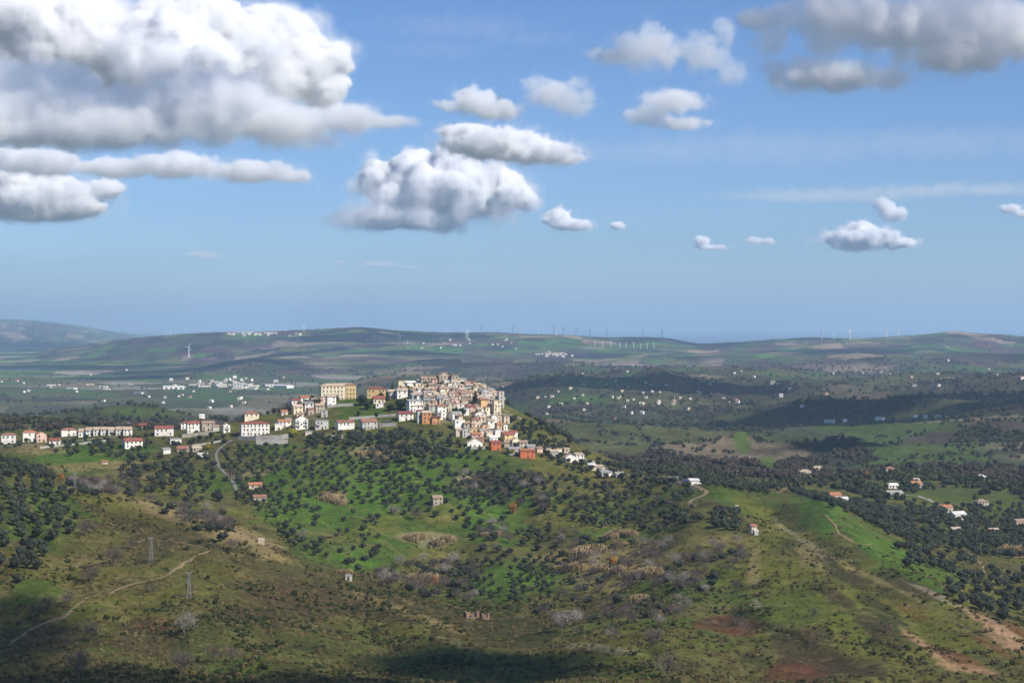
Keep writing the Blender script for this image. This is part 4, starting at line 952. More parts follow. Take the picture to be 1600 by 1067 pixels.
H(Z7, (701,722,642,659,'g','white','grey',24), (707,727,655,672,'t','white','white',20,'plain white block at the left of the lower quarter'), (709,722,668,682,'g','beige','pale',20), (719,736,668,683,'f','grey','grey',22), (739,760,642,659,'f','white','pale',20,'pale gabled house under the curving wall'), (734,750,653,667,'g','cream','terracotta',26),
  (759,774,654,669,'g','white','pale',26), (773,786,660,676,'g','tan','orange',24,'bright tan house between white ones'), (784,793,663,677,'t','white','white',28), (751,764,662,676,'f','tan','brown',20), (733,748,667,681,'f','yellow','pale',22), (770,787,669,684,'f','white','grey',18,'white gabled house with grey roof edges'),
  (734,753,675,688,'g','pink','orange',20), (756,770,673,684,'g','cream','pale',24), (761,778,680,691,'g','white','white',18), (782,804,675,690,'g','yellow','red',22,'yellow house with red roof in the lower quarter'), (795,809,672,687,'g','white','red',26), (727,755,685,700,'f','white','pale',18,'wide white gabled house on a terrace wall'),
  (763,783,688,703,'g','scarlet','red',20,'vivid scarlet-orange house in the lower quarter'), (796,813,684,700,'f','cream','pale',22,'cream gabled house with yellow-green tree'), (786,800,688,699,'g','stone','brown',18), (791,815,698,710,'g','grey','grey',16), (744,756,682,692,'g','brick','terracotta',20), (722,735,658,672,'g','grey','brown',22), (748,760,650,664,'g','beige','pale',24))
Z8 = 'at the tail of the village'
H(Z8, (810,837,700,716,'g','scarlet','orange',18,'vivid orange house at the tail of the village'), (808,825,688,701,'g','beige','brown',18), (821,837,694,705,'g','grey','grey',18), (836,848,698,707,'g','pink','brown',18), (851,862,699,709,'t','beige','grey',20), (857,873,702,714,'g','grey','pale',20), (866,878,700,711,'t','cream','pale',24),
  (877,890,699,711,'t','stone','pale',24), (880,901,709,722,'f','white','pale',20), (896,913,708,721,'s','white','pale',22), (918,932,725,733,'s','white','white',18,'white shed beside the ridge lane'), (936,957,736,744,'s','white','grey',16,'white sheeted shelter below the ridge lane'), (958,976,738,746,'g','beige','grey',16,'pale shed right of the white shelter'))
# the small houses packed between the larger ones
rV = np.random.default_rng(19)
for (row, xa, xb) in ((598,640,745),(604,640,770),(610,646,782),(616,650,790),(622,640,785),(628,650,780),(634,662,775),(641,690,772),(648,700,770),(660,712,790),(672,722,800),(682,735,808)):
    u = xa
    while u < xb - 6:
        w = rV.uniform(9, 14)
        if rV.random() < (.93 if row < 640 else .55):
            wl_ = rV.choice(['white', 'cream', 'beige', 'stone', 'grey', 'white', 'beige', 'pink']); rf = rV.choice(['pale', 'brown', 'brown', 'pale', 'terracotta', 'grey'])
            H(Z6 if row < 640 else Z7, (u, u + w, row - rV.uniform(9, 13), row + 1, rV.choice(['g', 'g', 'f', 's', 't']), wl_, rf, rV.uniform(0, 42)))
        u += w * rV.uniform(.8, 1.1)
NUM = {}
def place_specs():
    out = []
    for q in SPEC:
        x0, x1, y0, y1, k, wl_, rf, yaw, zone, lab, opt = q
        px = (x0 + x1) / 2; x, y, z = hit(px, y1, 350, 1750 if px < 400 else 1560)
        s = y / F; scr = (x1 - x0) * s * (.86 if zone in (Z1, Z2) else 1)
        rt = .8 if scr < 12 else .55
        a = abs(math.radians(yaw)); w = scr / (math.cos(a) + rt * math.sin(a)) * 0.97; dep = w * rt
        tot = (y1 - y0) * s * (.86 if zone in (Z1, Z2) else 1)
        rise = {'g': dep / 2 * .5, 'f': w / 2 * .5, 'h': min(w, dep) / 2 * .5, 't': .75, 's': dep / 2 * .3}[k]
        hw = max(2.6, (tot - rise) * .95); yaw = yaw + 9 * math.sin(px * 1.7 + y1)
        yc = y + dep / 2
        zc = float(grid_at(x * yc / y, yc))
        zb = min(z, zc)
        out.append([px, x * yc / y, yc, zb + max(0, z - zb), w, dep, hw, k, wl_, rf, yaw, zone, lab, opt])
    # labels for the unnamed: looks + zone, and their order from the left where several look alike
    by = {}
    for q in out:
        if q[12] is None:
            size = 'narrow' if q[4] < 6.2 else ('tall' if q[6] > 7.8 else 'small')
            rw = {'g': 'roof', 'f': 'gable roof', 'h': 'hip roof', 't': 'flat roof', 's': 'sloping roof'}[q[7]]
            by.setdefault((size, q[8], ROOF_WORD[q[9]] + ' ' + rw, q[11]), []).append(q)
    for (size, wl_, rw, zone), L_ in by.items():
        L_.sort(key=lambda q: q[0])
        base = '%s %s house with %s %s' % (size, wl_, rw, zone)
        for i, q in enumerate(L_):
            q[12] = base if len(L_) == 1 else '%s-from-left %s' % (ORD[i], base)
    for q in out:
        px, x, y, z, w, dep, hw, k, wl_, rf, yaw, zone, lab, opt = q
        house_at(x, y, z, w, dep, hw, k, wl_, rf, yaw, lab, 'houses ' + zone, wdens=.72, **opt)
place_specs()
# the long white terrace: one building, seven bays
def terrace():
    x0, y0, _ = hit(122, 683); x1, y1, _ = hit(204, 680)
    n = 7
    for k in range(n):
        t = (k + .5) / n; x = x0 + (x1 - x0) * t; y = y0 + (y1 - y0) * t + 4; z = float(grid_at(x, y - 4))
        w = math.hypot(x1 - x0, y1 - y0) / n
        house_at(x, y, z, w * .985, 8, 4.6 + .45 * ((k * 3) % 4) / 3, 'g', 'white', 'pale', 9, '%s bay from the left of the long white terrace of row houses' % ORD[k], 'bays of the white terrace', name='row_house', chimney=False)
terrace()
# school and palace
def school():
    x, y, z = hit(396, 681); s = y / F
    house_at(x, y + 6, z, 47 * s * .93, 12, 20.5 * s * .92, 'h', 'white', 'red', 16, 'long white three-storey school with red hip roof', 'large village buildings', name='school', cat='school', wdens=1.0, chimney=False, pitch=.25)
school()
def palace():
    x, y, z = hit(526, 625); s = y / F
    o = house_at(x, y + 6, z, 57 * s * .95, 14, 22 * s, 'h', 'cream', 'pale', 14, 'long cream palace with rows of small windows on the hill', 'large village buildings', name='palace', cat='palace', wdens=1.0, chimney=True, win_size=(.95, 1.5), pitch=.28)
    # taller wing at the right end
    w = 16 * s; a = 57 * s * .95 / 2
    link('corner_wing', mesh_from('corner_wing', *box_vf(a - w, a + .35, -7.35, 4, -4, 23.6 * s), [wall_mat('yellow')]), o)
    e = .5; hz = 23.6 * s
    V = [(a - w - e, -7.85, hz), (a + .35 + e, -7.85, hz), (a + .35 + e, 4.5, hz), (a - w - e, 4.5, hz), (a - w / 2, -1.7, hz + 2.0)]
    link('corner_roof', mesh_from('corner_roof', V, [(3, 2, 1, 0), (0, 1, 4), (1, 2, 4), (2, 3, 4), (3, 0, 4)], [roof_mat('brown')]), o)
    for s_ in range(3):
        for i in range(3):
            q = link('window', WINDOW, o, (a - w + (i + .5) * w / 3, -7.36, 1.0 + s_ * 3.7), 0); q.scale = (.95, 1, 1.5)
palace()
# retaining walls, yards
def long_wall(pts, h, thick, label, m=M_CONC, name='retaining_wall'):
    P = [hit(px, py, 350, 1560) for px, py in pts]; parts = []
    for (a, b) in zip(P[:-1], P[1:]):
        d = np.array((b[0] - a[0], b[1] - a[1])); L_ = np.hypot(*d); n = max(1, int(L_ / 6)); t = d / L_; nn = np.array((-t[1], t[0])) * thick / 2
        for i in range(n):
            p = np.array(a[:2]) + d * i / n; q = np.array(a[:2]) + d * (i + 1) / n
            zp, zq = float(grid_at(*p)), float(grid_at(*q))
            V = [(*(p - nn), zp - 3), (*(q - nn), zq - 3), (*(q + nn), zq - 3), (*(p + nn), zp - 3), (*(p - nn), zp + h), (*(q - nn), zq + h), (*(q + nn), zq + h), (*(p + nn), zp + h)]
            parts.append((V, [(4, 5, 6, 7), (0, 1, 5, 4), (2, 3, 7, 6)] + ([(3, 0, 4, 7)] if i == 0 else []) + ([(1, 2, 6, 5)] if i == n - 1 else [])))
    o = link(name, mesh_from(name, *join_vf(parts), [m])); tag(o, label, 'wall', 'retaining walls'); return o
long_wall([(372,688),(400,688),(440,686),(452,684)], 3.6, .5, 'grey retaining wall under the white school')
long_wall([(400,695),(450,693)], 3.4, .5, 'lower pale retaining wall of the sports yard')
long_wall([(506,686),(536,685)], 3.2, .5, 'short pale wall below the middle street')
long_wall([(592,667),(620,666)], 3.0, .5, 'wall beside the white villa')
long_wall([(545,656),(590,652),(618,650)], 2.2, .5, 'long low wall above the middle street')
long_wall([(62,701),(95,697),(130,694),(165,690)], 1.6, .4, 'long low wall along the road of white houses')
long_wall([(284,684),(310,681),(332,678)], 3.0, .5, 'stone yard wall below the red-roofed white house', mat('rubble_wall', (0.27, 0.24, 0.2), .95, .35, .8))
long_wall([(300,697),(325,694),(345,690)], 1.4, .4, 'sloping roadside wall above the pale barn')
long_wall([(760,650),(766,642),(775,636)], 3.5, .6, 'curving wall under the tall cream house')
long_wall([(727,702),(758,701)], 2.0, .4, 'terrace wall in front of the wide white gable')
long_wall([(512,637),(532,635),(552,634)], 2.4, .4, 'pale wall along the lane in front of the palace')
# huts, ruins, farm sheds
def hut(px, py, w, hgt, dep, kind, wl_, rf, yaw, label, name='hut', **k):
    x, y, z = hit(px, py); return house_at(x, y + dep / 2, z, w, dep, hgt, kind, wl_, rf, yaw, label, 'huts and farm sheds', name=name, cat=name, chimney=False, **k)
hut(682,789,7,5,5.5,'g','stone','brown',24,'small stone hut with a brown roof on the green mound', wdens=.7)
hut(1177,833,3.6,4.2,4.5,'g','beige','terracotta',18,'small pale hut with red roof on the grassy spur', wins=False)
hut(1181,836,2.6,2.2,2.6,'t','grey','white',18,'little white lean-to beside the red-roofed hut', wins=False)
hut(1151,797,2.2,2.6,2.2,'t','beige','pale',15,'tiny square cabin on the grassy spur', wins=False)
hut(544,907,3.4,2.2,2.8,'t','grey','grey',14,'small grey hut in the hollow above the long spur', wdens=.8)
hut(407,849,3.4,2.0,2.8,'t','stone','pale',18,'small pale hut on the edge of the small meadow', wins=False)
hut(398,764,9,3.0,5.5,'g','beige','orange',12,'low farm shed with orange roof beside the lane foot')
hut(404,784,8.5,3.2,5.5,'g','stone','terracotta',20,'stone farmhouse with reddish roof below the orange-roofed shed')
hut(163,725,4.5,2.0,3,'g','beige','orange',10,'tiny shed with orange roof on the left meadow path', wins=False)
hut(316,714,7,2.2,4,'s','white','white',14,'white carport beside the winding lane', wins=False)
hut(1305,781,10,4.2,7,'g','pink','orange',16,'orange-roofed farmhouse on the grassy ridge')
hut(1320,786,5,4,5,'g','white','white',20,'white shed beside the orange-roofed farmhouse')
hut(1432,762,11,4,8,'g','white','orange',20,'white valley farmhouse with orange roof')
hut(1395,763,10,3,7,'g','white','white',12,'long white barn left of the valley farmhouse')
hut(1398,777,15,3.6,8,'g','white','grey',16,'big white farm shed with pale grey roof')
hut(1391,740,11,5,8,'h','cream','terracotta',14,'cream farmhouse with terracotta roof behind the yellowing tree')
hut(1258,744,12,4.5,8,'h','cream','pale',12,'pale farmhouse in the trees behind the ridge')
hut(1278,737,9,4,7,'g','white','pale',14,'white farmhouse upper neighbour of the pale one')
hut(1498,812,12,4.5,8,'g','white','white',24,'white shed among the olives at the right')
hut(1480,800,9,4,7,'g','beige','orange',14,'beige cottage at the end of the pale road')
hut(1535,793,10,5,8,'h','beige','brown',14,'brown two-storey farmhouse at the right')
hut(1494,833,7,3,5,'g','pink','pale',14,'pinkish hut in the olive trees')
hut(1553,834,8,3,5,'g','beige','pale',14,'low beige hut in the olive trees at the right')
hut(1534,751,10,4,8,'h','white','white',0,'white domed cistern house on the far slope')
hut(1595,822,9,4,7,'g','pink','brown',14,'pink cottage at the right edge')
hut(1085,757,7,3,4.5,'s','white','white',10,'white shed where the dirt track leaves the ridge lane', wins=False)
hut(1050,752,16,2.6,5,'t','grey','grey',6,'long low grey shed on the ridge lane', wins=False)
hut(932,735,12,2.6,6,'s','beige','pale',22,'long low shed under the ridge lane', wins=False)
hut(1432,755,6,3.5,5,'g','white','pale',14,'small white shed above the valley farmhouse', wins=False)
# the ruined brick house: broken walls with openings, no roof
def ruin():
    x, y, z = hit(736, 968); M = mat('old_brick', (0.23, 0.155, 0.11), .95, .35, .9)
    for (dx, w, dep, h, lab) in ((0, 7.0, 4.5, 3.4, 'roofless ruined brick house with an arched gable on the shaded slope'), (6.8, 4.0, 3.5, 3.0, 'small roofless ruin beside the ruined brick house')):
        zz = float(grid_at(x + dx, y + 2.5))
        o = link('ruined_house', None, None, (x + dx, y + 2.5, zz), math.radians(24)); tag(o, lab, 'ruin', 'ruined brick houses')
        a, c, t = w / 2, dep / 2, .5; r = np.random.default_rng(int(dx * 3))
        n = 5; parts = []
        for i in range(n):                         # front wall in piers with openings between
            u0 = -a + w * i / n; u1 = -a + w * (i + 1) / n; hh = h * r.uniform(.75, 1.0)
            if i % 2 == 0: parts.append(box_vf(u0, u1, -c, -c + t, -3, hh))
            else: parts.append(box_vf(u0 + .004, u1 - .004, -c, -c + t, -3, .8)); parts.append(box_vf(u0 + .004, u1 - .004, -c, -c + t, 2.4, hh * .9))
        link('front_wall', mesh_from('front_wall', *join_vf(parts), [M]), o)
        g = [(-a, -c + t + .004, -3), (-a + t, -c + t + .004, -3), (-a + t, c, -3), (-a, c, -3)]
        for nm, x0 in (('side_wall', -a), ('side_wall', a - t)):
            k = r.uniform(.9, 1.15)
            V = [(x0, -c + t + .004, -3), (x0 + t, -c + t + .004, -3), (x0 + t, c, -3), (x0, c, -3), (x0, -c + t + .004, h * .85), (x0 + t, -c + t + .004, h * .85), (x0 + t, c, h * .8), (x0, c, h * .8), (x0, 0, h * 1.02 * k), (x0 + t, 0, h * 1.02 * k)]
            Fc = [(0, 3, 7, 8, 4), (1, 5, 9, 6, 2), (0, 4, 5, 1), (4, 8, 9, 5), (8, 7, 6, 9), (3, 2, 6, 7)]
            link(nm, mesh_from(nm, V, Fc, [M]), o)
        link('back_wall', mesh_from('back_wall', *join_vf([box_vf(-a + t + .004, a * .1, c - t, c, -3, h * .8), box_vf(a * .1 + .004, a - t - .004, c - t, c, -3, h * .45)]), [M]), o)
        KEEP_OUT.append((x + dx, y + 2.5, w * .7))
ruin()
# ---------------------------------------------------------------- pylons, poles, cars
M_STEEL = mat('galvanised_steel', (0.22, 0.225, 0.225), .5, .15, 1.0, .5)
M_WOODP = mat('pole_wood', (0.22, 0.18, 0.14), .9, .2, 1.0)
def bar(a, b, r, n=4): return tube_path([a, b], [r, r], n)
def pylon(px, py, hgt, label):
    x, y, z = hit(px, py); o = link('lattice_pylon', None, None, (x, y, z - .3), .4); tag(o, label, 'pylon', 'lattice pylons')
    wb, wt = hgt * .075, hgt * .032
    cor = lambda t, k: np.array(((wb + (wt - wb) * t) * (1 if k in (0, 3) else -1), (wb + (wt - wb) * t) * (1 if k in (0, 1) else -1), hgt * t))
    for k in range(4): link('leg', mesh_from('leg', *bar(cor(0, k), cor(1, k), .07), [M_STEEL]), o)
    parts = []
    n = 9
    for i in range(n):
        for k in range(4):
            parts.append(bar(cor(i / n, k), cor((i + 1) / n, (k + 1) % 4), .032, 3)); parts.append(bar(cor(i / n, (k + 1) % 4), cor((i + 1) / n, k), .032, 3))
            parts.append(bar(cor((i + 1) / n, k), cor((i + 1) / n, (k + 1) % 4), .03, 3))
    link('bracing', mesh_from('bracing', *join_vf(parts), [M_STEEL]), o)
    link('crossarm', mesh_from('crossarm', *join_vf([bar((-hgt * .13, 0, hgt * .99), (hgt * .13, 0, hgt * .99), .09), bar((-hgt * .13, 0, hgt * .99), (0, 0, hgt * .93), .06), bar((hgt * .13, 0, hgt * .99), (0, 0, hgt * .93), .06)]), [M_STEEL]), o)
    for sx in (-.12, 0, .12):
        link('insulator', mesh_from('insulator', *tube_path([(hgt * sx, 0, hgt * 1.0), (hgt * sx, 0, hgt * 1.03)], [.12, .07], 6), [mat('porcelain', (.3, .2, .14), .3)]), o)
    KEEP_OUT.append((x, y, 2.0))
pylon(236, 876, 11.5, 'lattice pylon above the dirt track, the upper one'); pylon(295, 933, 11.0, 'lattice pylon beside the dirt track, the lower one'); pylon(117, 762, 9.0, 'small lattice pylon behind the crest of the left spur'); pylon(594, 672, 8.0, 'slim lattice mast at the end of the middle street')
POLE = mesh_from('pole', *tube_path([(0, 0, -1), (0, 0, 8)], [.15, .09], 6), [M_WOODP]); ARM = mesh_from('crossarm', *box_vf(-.8, .8, -.06, .06, 7.2, 7.35), [M_WOODP])
POLES = [(148,688),(181,690),(106,694),(362,680),(458,650),(948,692),(970,697),(1003,702),(1022,707),(1055,709),(1066,713),(1161,726),(398,745),(1363,757),(1353,767),(1503,737),(1555,793),(1151,757),(820,736),(700,690)]
for i, (px, py) in enumerate(POLES):
    x, y, z = hit(px, py); o = link('utility_pole', None, None, (x, y, z), .3); tag(o, 'thin wooden utility pole, %s from the left of its line' % (ORD[i]), 'utility pole', 'utility poles')
    link('pole', POLE, o); link('crossarm', ARM, o)
def car(px, py, col, yaw, label):
    x, y, z = hit(px, py); o = link('parked_car', None, None, (x, y, z + .25), math.radians(yaw)); tag(o, label, 'car', 'cars parked by the lanes')
    cm = mat('car_' + '%d' % int(col[0] * 1000), col, .35, .03, 1, .5)
    pr = [(-2.1, .25), (2.1, .25), (2.1, .75), (1.3, .9), (.7, 1.42), (-1.2, 1.45), (-1.95, .95), (-2.1, .8)]
    n = len(pr); V = [(p[0], -.85, p[1]) for p in pr] + [(p[0], .85, p[1]) for p in pr]
    Fc = [tuple(range(n - 1, -1, -1))[::-1], tuple(range(2 * n - 1, n - 1, -1))] + [(i, i + n, (i + 1) % n + n, (i + 1) % n) for i in range(n)]
    link('body', mesh_from('body', V, Fc, [cm]), o)
    for sy in (-1, 1):
        w = [(-1.1, .95), (.55, .95), (.4, 1.32), (-1.05, 1.35)]
        link('side_window', mesh_from('side_window', [(p[0], sy * .87, p[1]) for p in w], [(0, 1, 2, 3)], [M_PANE]), o)
        for sx in (-1.3, 1.3):
            link('wheel', mesh_from('wheel', *tube_path([(sx, sy * .9, .32), (sx, sy * .68, .32)], [.33, .33], 10), [mat('tyre', (.02, .02, .02), .8)]), o)
for q in [(1072,752,(.05,.1,.35),10,'dark blue car on the ridge lane'),(1091,757,(.7,.7,.7),30,'white car at the head of the dirt track'),(311,716,(.05,.06,.1),20,'dark car under the white carport'),(606,660,(.1,.12,.2),10,'dark car on the road beside the white villa'),(926,723,(.6,.6,.6),20,'pale car by the ridge lane shed')]: car(*q)
# ---------------------------------------------------------------- wind turbines
M_TURB = mat('turbine_white', (0.72, 0.73, 0.74), .5, .04, .2, .3)
T_TOWER = mesh_from('tower', *tube_path([(0, 0, -3), (0, 0, 50), (0, 0, 100)], [4.6, 3.8, 3.0], 8), [M_TURB], smooth=True)
T_NAC = mesh_from('nacelle', *box_vf(-2.6, 2.6, -3.2, 6.5, 98.0, 103.4), [M_TURB])
T_HUB = mesh_from('hub', *tube_path([(0, -5.6, 0), (0, -4.6, 0), (0, -3.2, 0)], [.5, 1.7, 1.9], 8), [M_TURB])
T_BLADE = mesh_from('blade', [(-1.4, -4.3, 0), (1.4, -4.6, 0), (3.2, -4.7, 9), (-2.0, -4.3, 9), (1.0, -4.45, 46), (-.8, -4.35, 46), (-1.4, -4.9, 0), (1.4, -5.0, 0), (3.2, -4.95, 9), (-2.0, -4.8, 9), (1.0, -4.55, 46), (-.8, -4.5, 46)],
                    [(0, 1, 2, 3), (3, 2, 4, 5), (7, 6, 9, 8), (8, 9, 11, 10), (1, 7, 8, 2), (2, 8, 10, 4), (6, 0, 3, 9), (9, 3, 5, 11), (4, 10, 11, 5)], [M_TURB])
TURB = [(260,524,9,0),(266,524,9,0),(295,558,17,0),(446,518,9,0),(475,518,10,0),(501,515,9,0),(531,512,8,0),(556,511,8,0),(625,535,12,0),(700,518,9,0),(728,528,11,0),(731,530,13,0),(752,519,9,0),(776,519,10,0),(801,519,10,0),(814,518,10,0),(841,519,10,0),(866,522,12,0),(869,524,12,0),(880,521,11,0),(900,521,12,0),(922,521,11,0),(948,523,11,0),(1004,526,10,0),(1035,528,12,0),
        (929,541,7,1),(942,542,8,1),(954,543,8,1),(969,544,8,1),(978,545,8,1),(990,544,8,1),(1001,545,8,1),(1011,545,8,1),(1022,544,8,1),(1284,530,15,2),(1303,530,10,2),(1328,530,15,2),(1385,527,16,2),(1404,525,11,2)]
rT = np.random.default_rng(12)
wh = ['on the skyline of the far ridge', 'in the lower row on the far ridge face', 'on the skyline at the right']
cnt = [0, 0, 0]
for (px, py, hp, zn) in TURB:
    x, y, z = hit(px, py, 8500, 12500) if zn != 1 and py < 532 else hit(px, py, 3000); s = hp * .95 * y / F / 100.0
    o = link('wind_turbine', None, None, (x, y, z), rT.uniform(-.6, .6)); o.scale = (s * 1.15, s * 1.15, s)
    n_ = cnt[zn]; cnt[zn] += 1
    nth = ORD[n_]
    tag(o, 'white wind turbine, %s from left %s' % (nth, wh[zn]), 'wind turbine', 'wind turbines ' + wh[zn])
    link('tower', T_TOWER, o); link('nacelle', T_NAC, o); hb = link('hub', T_HUB, o, (0, 0, 100.7)); a0 = rT.uniform(0, 2)
    for k in range(3):
        b = link('blade', T_BLADE, hb); b.rotation_euler = (0, a0 + k * 2 * math.pi / 3, 0)
# ---------------------------------------------------------------- far farms, sheds and towns
def far_mesh(kind, wl_, rf):
    hh = {'house': 6, 'shed': 6, 'block': 9}[kind]; w, d = {'house': (10, 9), 'shed': (44, 24), 'block': (14, 11)}[kind]
    V, Fc = box_vf(-w / 2, w / 2, -d / 2, d / 2, -6, hh); Fc.pop(1); n = len(Fc); ri = d * .16 if kind != 'shed' else d * .06
    V += [(-w / 2, 0, hh + ri), (w / 2, 0, hh + ri)]; Fc += [(7, 4, 8), (5, 6, 9)]; m1 = [0] * len(Fc)
    k = len(V); e = .4
    V += [(-w / 2 - e, -d / 2 - e, hh), (w / 2 + e, -d / 2 - e, hh), (w / 2 + e, 0, hh + ri + .3), (-w / 2 - e, 0, hh + ri + .3), (w / 2 + e, d / 2 + e, hh), (-w / 2 - e, d / 2 + e, hh)]
    Fc += [(k, k + 1, k + 2, k + 3), (k + 3, k + 2, k + 4, k + 5)]; m1 += [1, 1]
    if kind != 'shed':                              # window openings on the two visible sides
        for i in range(3):
            for j in range(2 if kind == 'house' else 3):
                u = (i - 1) * w * .28; q = len(V); zz = .9 + j * 2.8
                V += [(u - .6, -d / 2 - .06, zz), (u + .6, -d / 2 - .06, zz), (u + .6, -d / 2 - .06, zz + 1.5), (u - .6, -d / 2 - .06, zz + 1.5)]; Fc.append((q, q + 1, q + 2, q + 3)); m1.append(2)
    else:
        for i in range(4):
            u = (i - 1.5) * w * .23; q = len(V)
            V += [(u - 2, -d / 2 - .06, 0), (u + 2, -d / 2 - .06, 0), (u + 2, -d / 2 - .06, 4), (u - 2, -d / 2 - .06, 4)]; Fc.append((q, q + 1, q + 2, q + 3)); m1.append(2)
    return mesh_from(kind, V, Fc, [wall_mat(wl_), roof_mat(rf), M_PANE], m1)
FH = [far_mesh('house', a, b) for a, b in (('white', 'terracotta'), ('white', 'white'), ('cream', 'brown'), ('pink', 'orange'), ('white', 'pale'))]
FB = [far_mesh('block', a, b) for a, b in (('white', 'white'), ('cream', 'pale'), ('white', 'terracotta'))]
FS = [far_mesh('shed', a, b) for a, b in (('white', 'white'), ('white', 'grey'), ('cream', 'grey'), ('white', 'pale'))]
rF = np.random.default_rng(31)
def far_group(n, name, label, group, cat, meshes, px, py, sx, sy, slo, shi, dmin=1700, dmax=16000, where=None):
    for k in range(n):
        if where: u, v = where[k]
        else:
            u = rF.normal(px, sx); v = rF.normal(py, sy)
        x, y, z = hit(u, v, dmin, dmax)
        if y > dmax * .98: continue
        o = link(name, meshes[rF.integers(len(meshes))], None, (x, y, z), rF.uniform(-.7, .7)); q = rF.uniform(slo, shi); o.scale = (q, q, q); tag(o, label, cat, group)
far_group(1, 'warehouse', 'largest white warehouse of the industrial estate on the plain', 'warehouses', 'warehouse', FS[:1], 271, 608, 0, 0, 1.55, 1.56)
far_group(1, 'warehouse', 'long white shed at the right end of the industrial estate', 'warehouses', 'warehouse', FS[:1], 443, 606, 0, 0, 1.4, 1.41)
far_group(24, 'warehouse', 'pale low warehouse in the industrial estate on the plain', 'warehouses', 'warehouse', FS, 370, 606, 40, 3.2, .5, 1.0)
far_group(30, 'far_building', 'small pale building in the town round the industrial estate', 'town buildings on the plain', 'building', FB, 350, 598, 55, 4, .5, 1.0)
far_group(8, 'warehouse', 'pale shed among the fields of the plain', 'sheds on the plain', 'warehouse', FS, 150, 600, 70, 8, .4, .8)
far_group(14, 'far_house', 'tiny pale farmhouse on the left plain', 'farmhouses on the plain', 'house', FH, 90, 605, 90, 14, .7, 1.1)
far_group(16, 'far_house', 'small house on the wooded hill behind the white houses', 'houses on the hill behind', 'house', FH, 300, 625, 70, 8, .7, 1.0)
far_group(46, 'far_house', 'small pale house scattered on the hills right of the village', 'houses on the hills right of the village', 'house', FH, 930, 616, 85, 18, .42, .75)
far_group(26, 'far_house', 'small pale house along the mid valley road', 'houses along the mid valley', 'house', FH, 1080, 620, 70, 9, .42, .75)
far_group(34, 'far_house', 'tiny pale house on the far slopes at the right', 'houses on the far right slopes', 'house', FH, 1420, 580, 120, 20, .6, 1.1)
far_group(8, 'far_building', 'white farm building on the lit crest in the right valley', 'farms on the lit crest', 'building', FB, 0, 0, 0, 0, .45, .65, where=[(1292,660),(1300,660),(1320,659),(1371,656),(1378,656),(1430,652),(1446,653),(1466,653)])
far_group(26, 'far_building', 'tiny white building of the hill town on the left skyline', 'hill town on the skyline', 'building', FB, 405, 523, 24, 1.2, .7, 1.3, 6000)
far_group(24, 'far_building', 'tiny white building of the village on the far ridge face', 'village on the far ridge', 'building', FB, 862, 555, 15, 1.6, .6, 1.1, 5000)
far_group(20, 'far_building', 'tiny pale building on the far ridge above the hill town', 'buildings on the far ridge', 'building', FB, 720, 540, 60, 5, .5, .9, 5000)
# ---------------------------------------------------------------- groves, woods and scrub
OLIVES = [  # outline, spacing x, spacing depth, jitter, share planted, size lo, hi, where
 ([(-20,716),(40,728),(75,742),(112,770),(122,800),(118,835),(60,850),(-20,850)], 8.2, 11, .3, .9, .9, 1.25, 'on the dark slope at the left edge'),
 ([(-20,718),(45,728),(75,742),(85,768),(-20,775)], 7.5, 10, .3, .5, .9, 1.25, 'on the dark slope at the left edge'),
 ([(-20,850),(70,852),(78,905),(40,912),(-20,908)], 5.6, 7, .3, .95, .95, 1.25, 'in the dense thicket low at the left edge'),
 ([(345,700),(700,690),(760,705),(830,745),(845,790),(760,832),(640,812),(600,800),(440,812),(380,790),(350,760)], 7.6, 12, .2, .93, .66, 1.08, 'on the green slope below the village'),
 ([(430,815),(590,808),(598,880),(560,895),(500,872),(440,850)], 6.8, 10.5, .2, .92, .66, 1.0, 'in the small meadow above the spur'),
 ([(700,880),(868,868),(882,928),(830,945),(700,925)], 6, 9.5, .16, .9, .65, .85, 'in the planted rows on the valley floor'),
 ([(830,745),(1000,738),(1080,765),(1090,800),(1030,830),(960,832),(850,805)], 6.6, 11, .4, .72, .7, 1.2, 'in the thick grove right of the gully'),
 ([(815,688),(930,718),(1000,734),(1100,745),(1200,760),(1200,772),(1070,762),(900,738),(850,716)], 6, 9, .33, .75, .8, 1.15, 'along the ridge right of the village'),
 ([(1225,764),(1320,782),(1480,792),(1500,850),(1440,852),(1390,838),(1320,802),(1250,776)], 5.8, 9.5, .36, .88, .85, 1.35, 'in the dark wood behind the grassy spur'),
 ([(1395,850),(1480,846),(1600,850),(1620,945),(1570,972),(1500,952),(1470,905),(1420,890)], 8, 13, .36, .8, .9, 1.35, 'in the grove low at the right edge'),
 ([(1480,790),(1640,790),(1640,852),(1500,850)], 5.6, 9, .33, .9, .85, 1.25, 'on the slope at the right edge'),
 ([(180,716),(340,712),(345,792),(300,802),(230,772),(190,752)], 8.5, 12, .36, .8, .85, 1.25, 'left of the winding lane'),
 ([(60,699),(230,694),(235,716),(90,714)], 8.5, 9, .36, .7, .8, 1.1, 'on the meadow below the white houses'),
 ([(790,655),(870,668),(930,716),(860,715),(812,690)], 6, 8, .36, .75, .8, 1.3, 'on the right shoulder of the village hill'),
 ([(480,684),(620,676),(700,672),(722,700),(700,722),(560,704),(480,698)], 5.6, 8, .36, .85, .8, 1.3, 'under the village houses'),
 ([(1120,800),(1160,805),(1160,832),(1110,828)], 5, 8, .3, .9, .9, 1.3, 'in the clump on the grassy spur'),
 ([(1020,800),(1110,805),(1110,832),(1020,832)], 7, 9, .3, .6, .8, 1.2, 'in the thick grove right of the gully'),
 ([(760,830),(870,820),(880,868),(760,870)], 8, 11, .35, .7, .7, 1.1, 'on the valley meadow above the planted rows'),
]
al = []
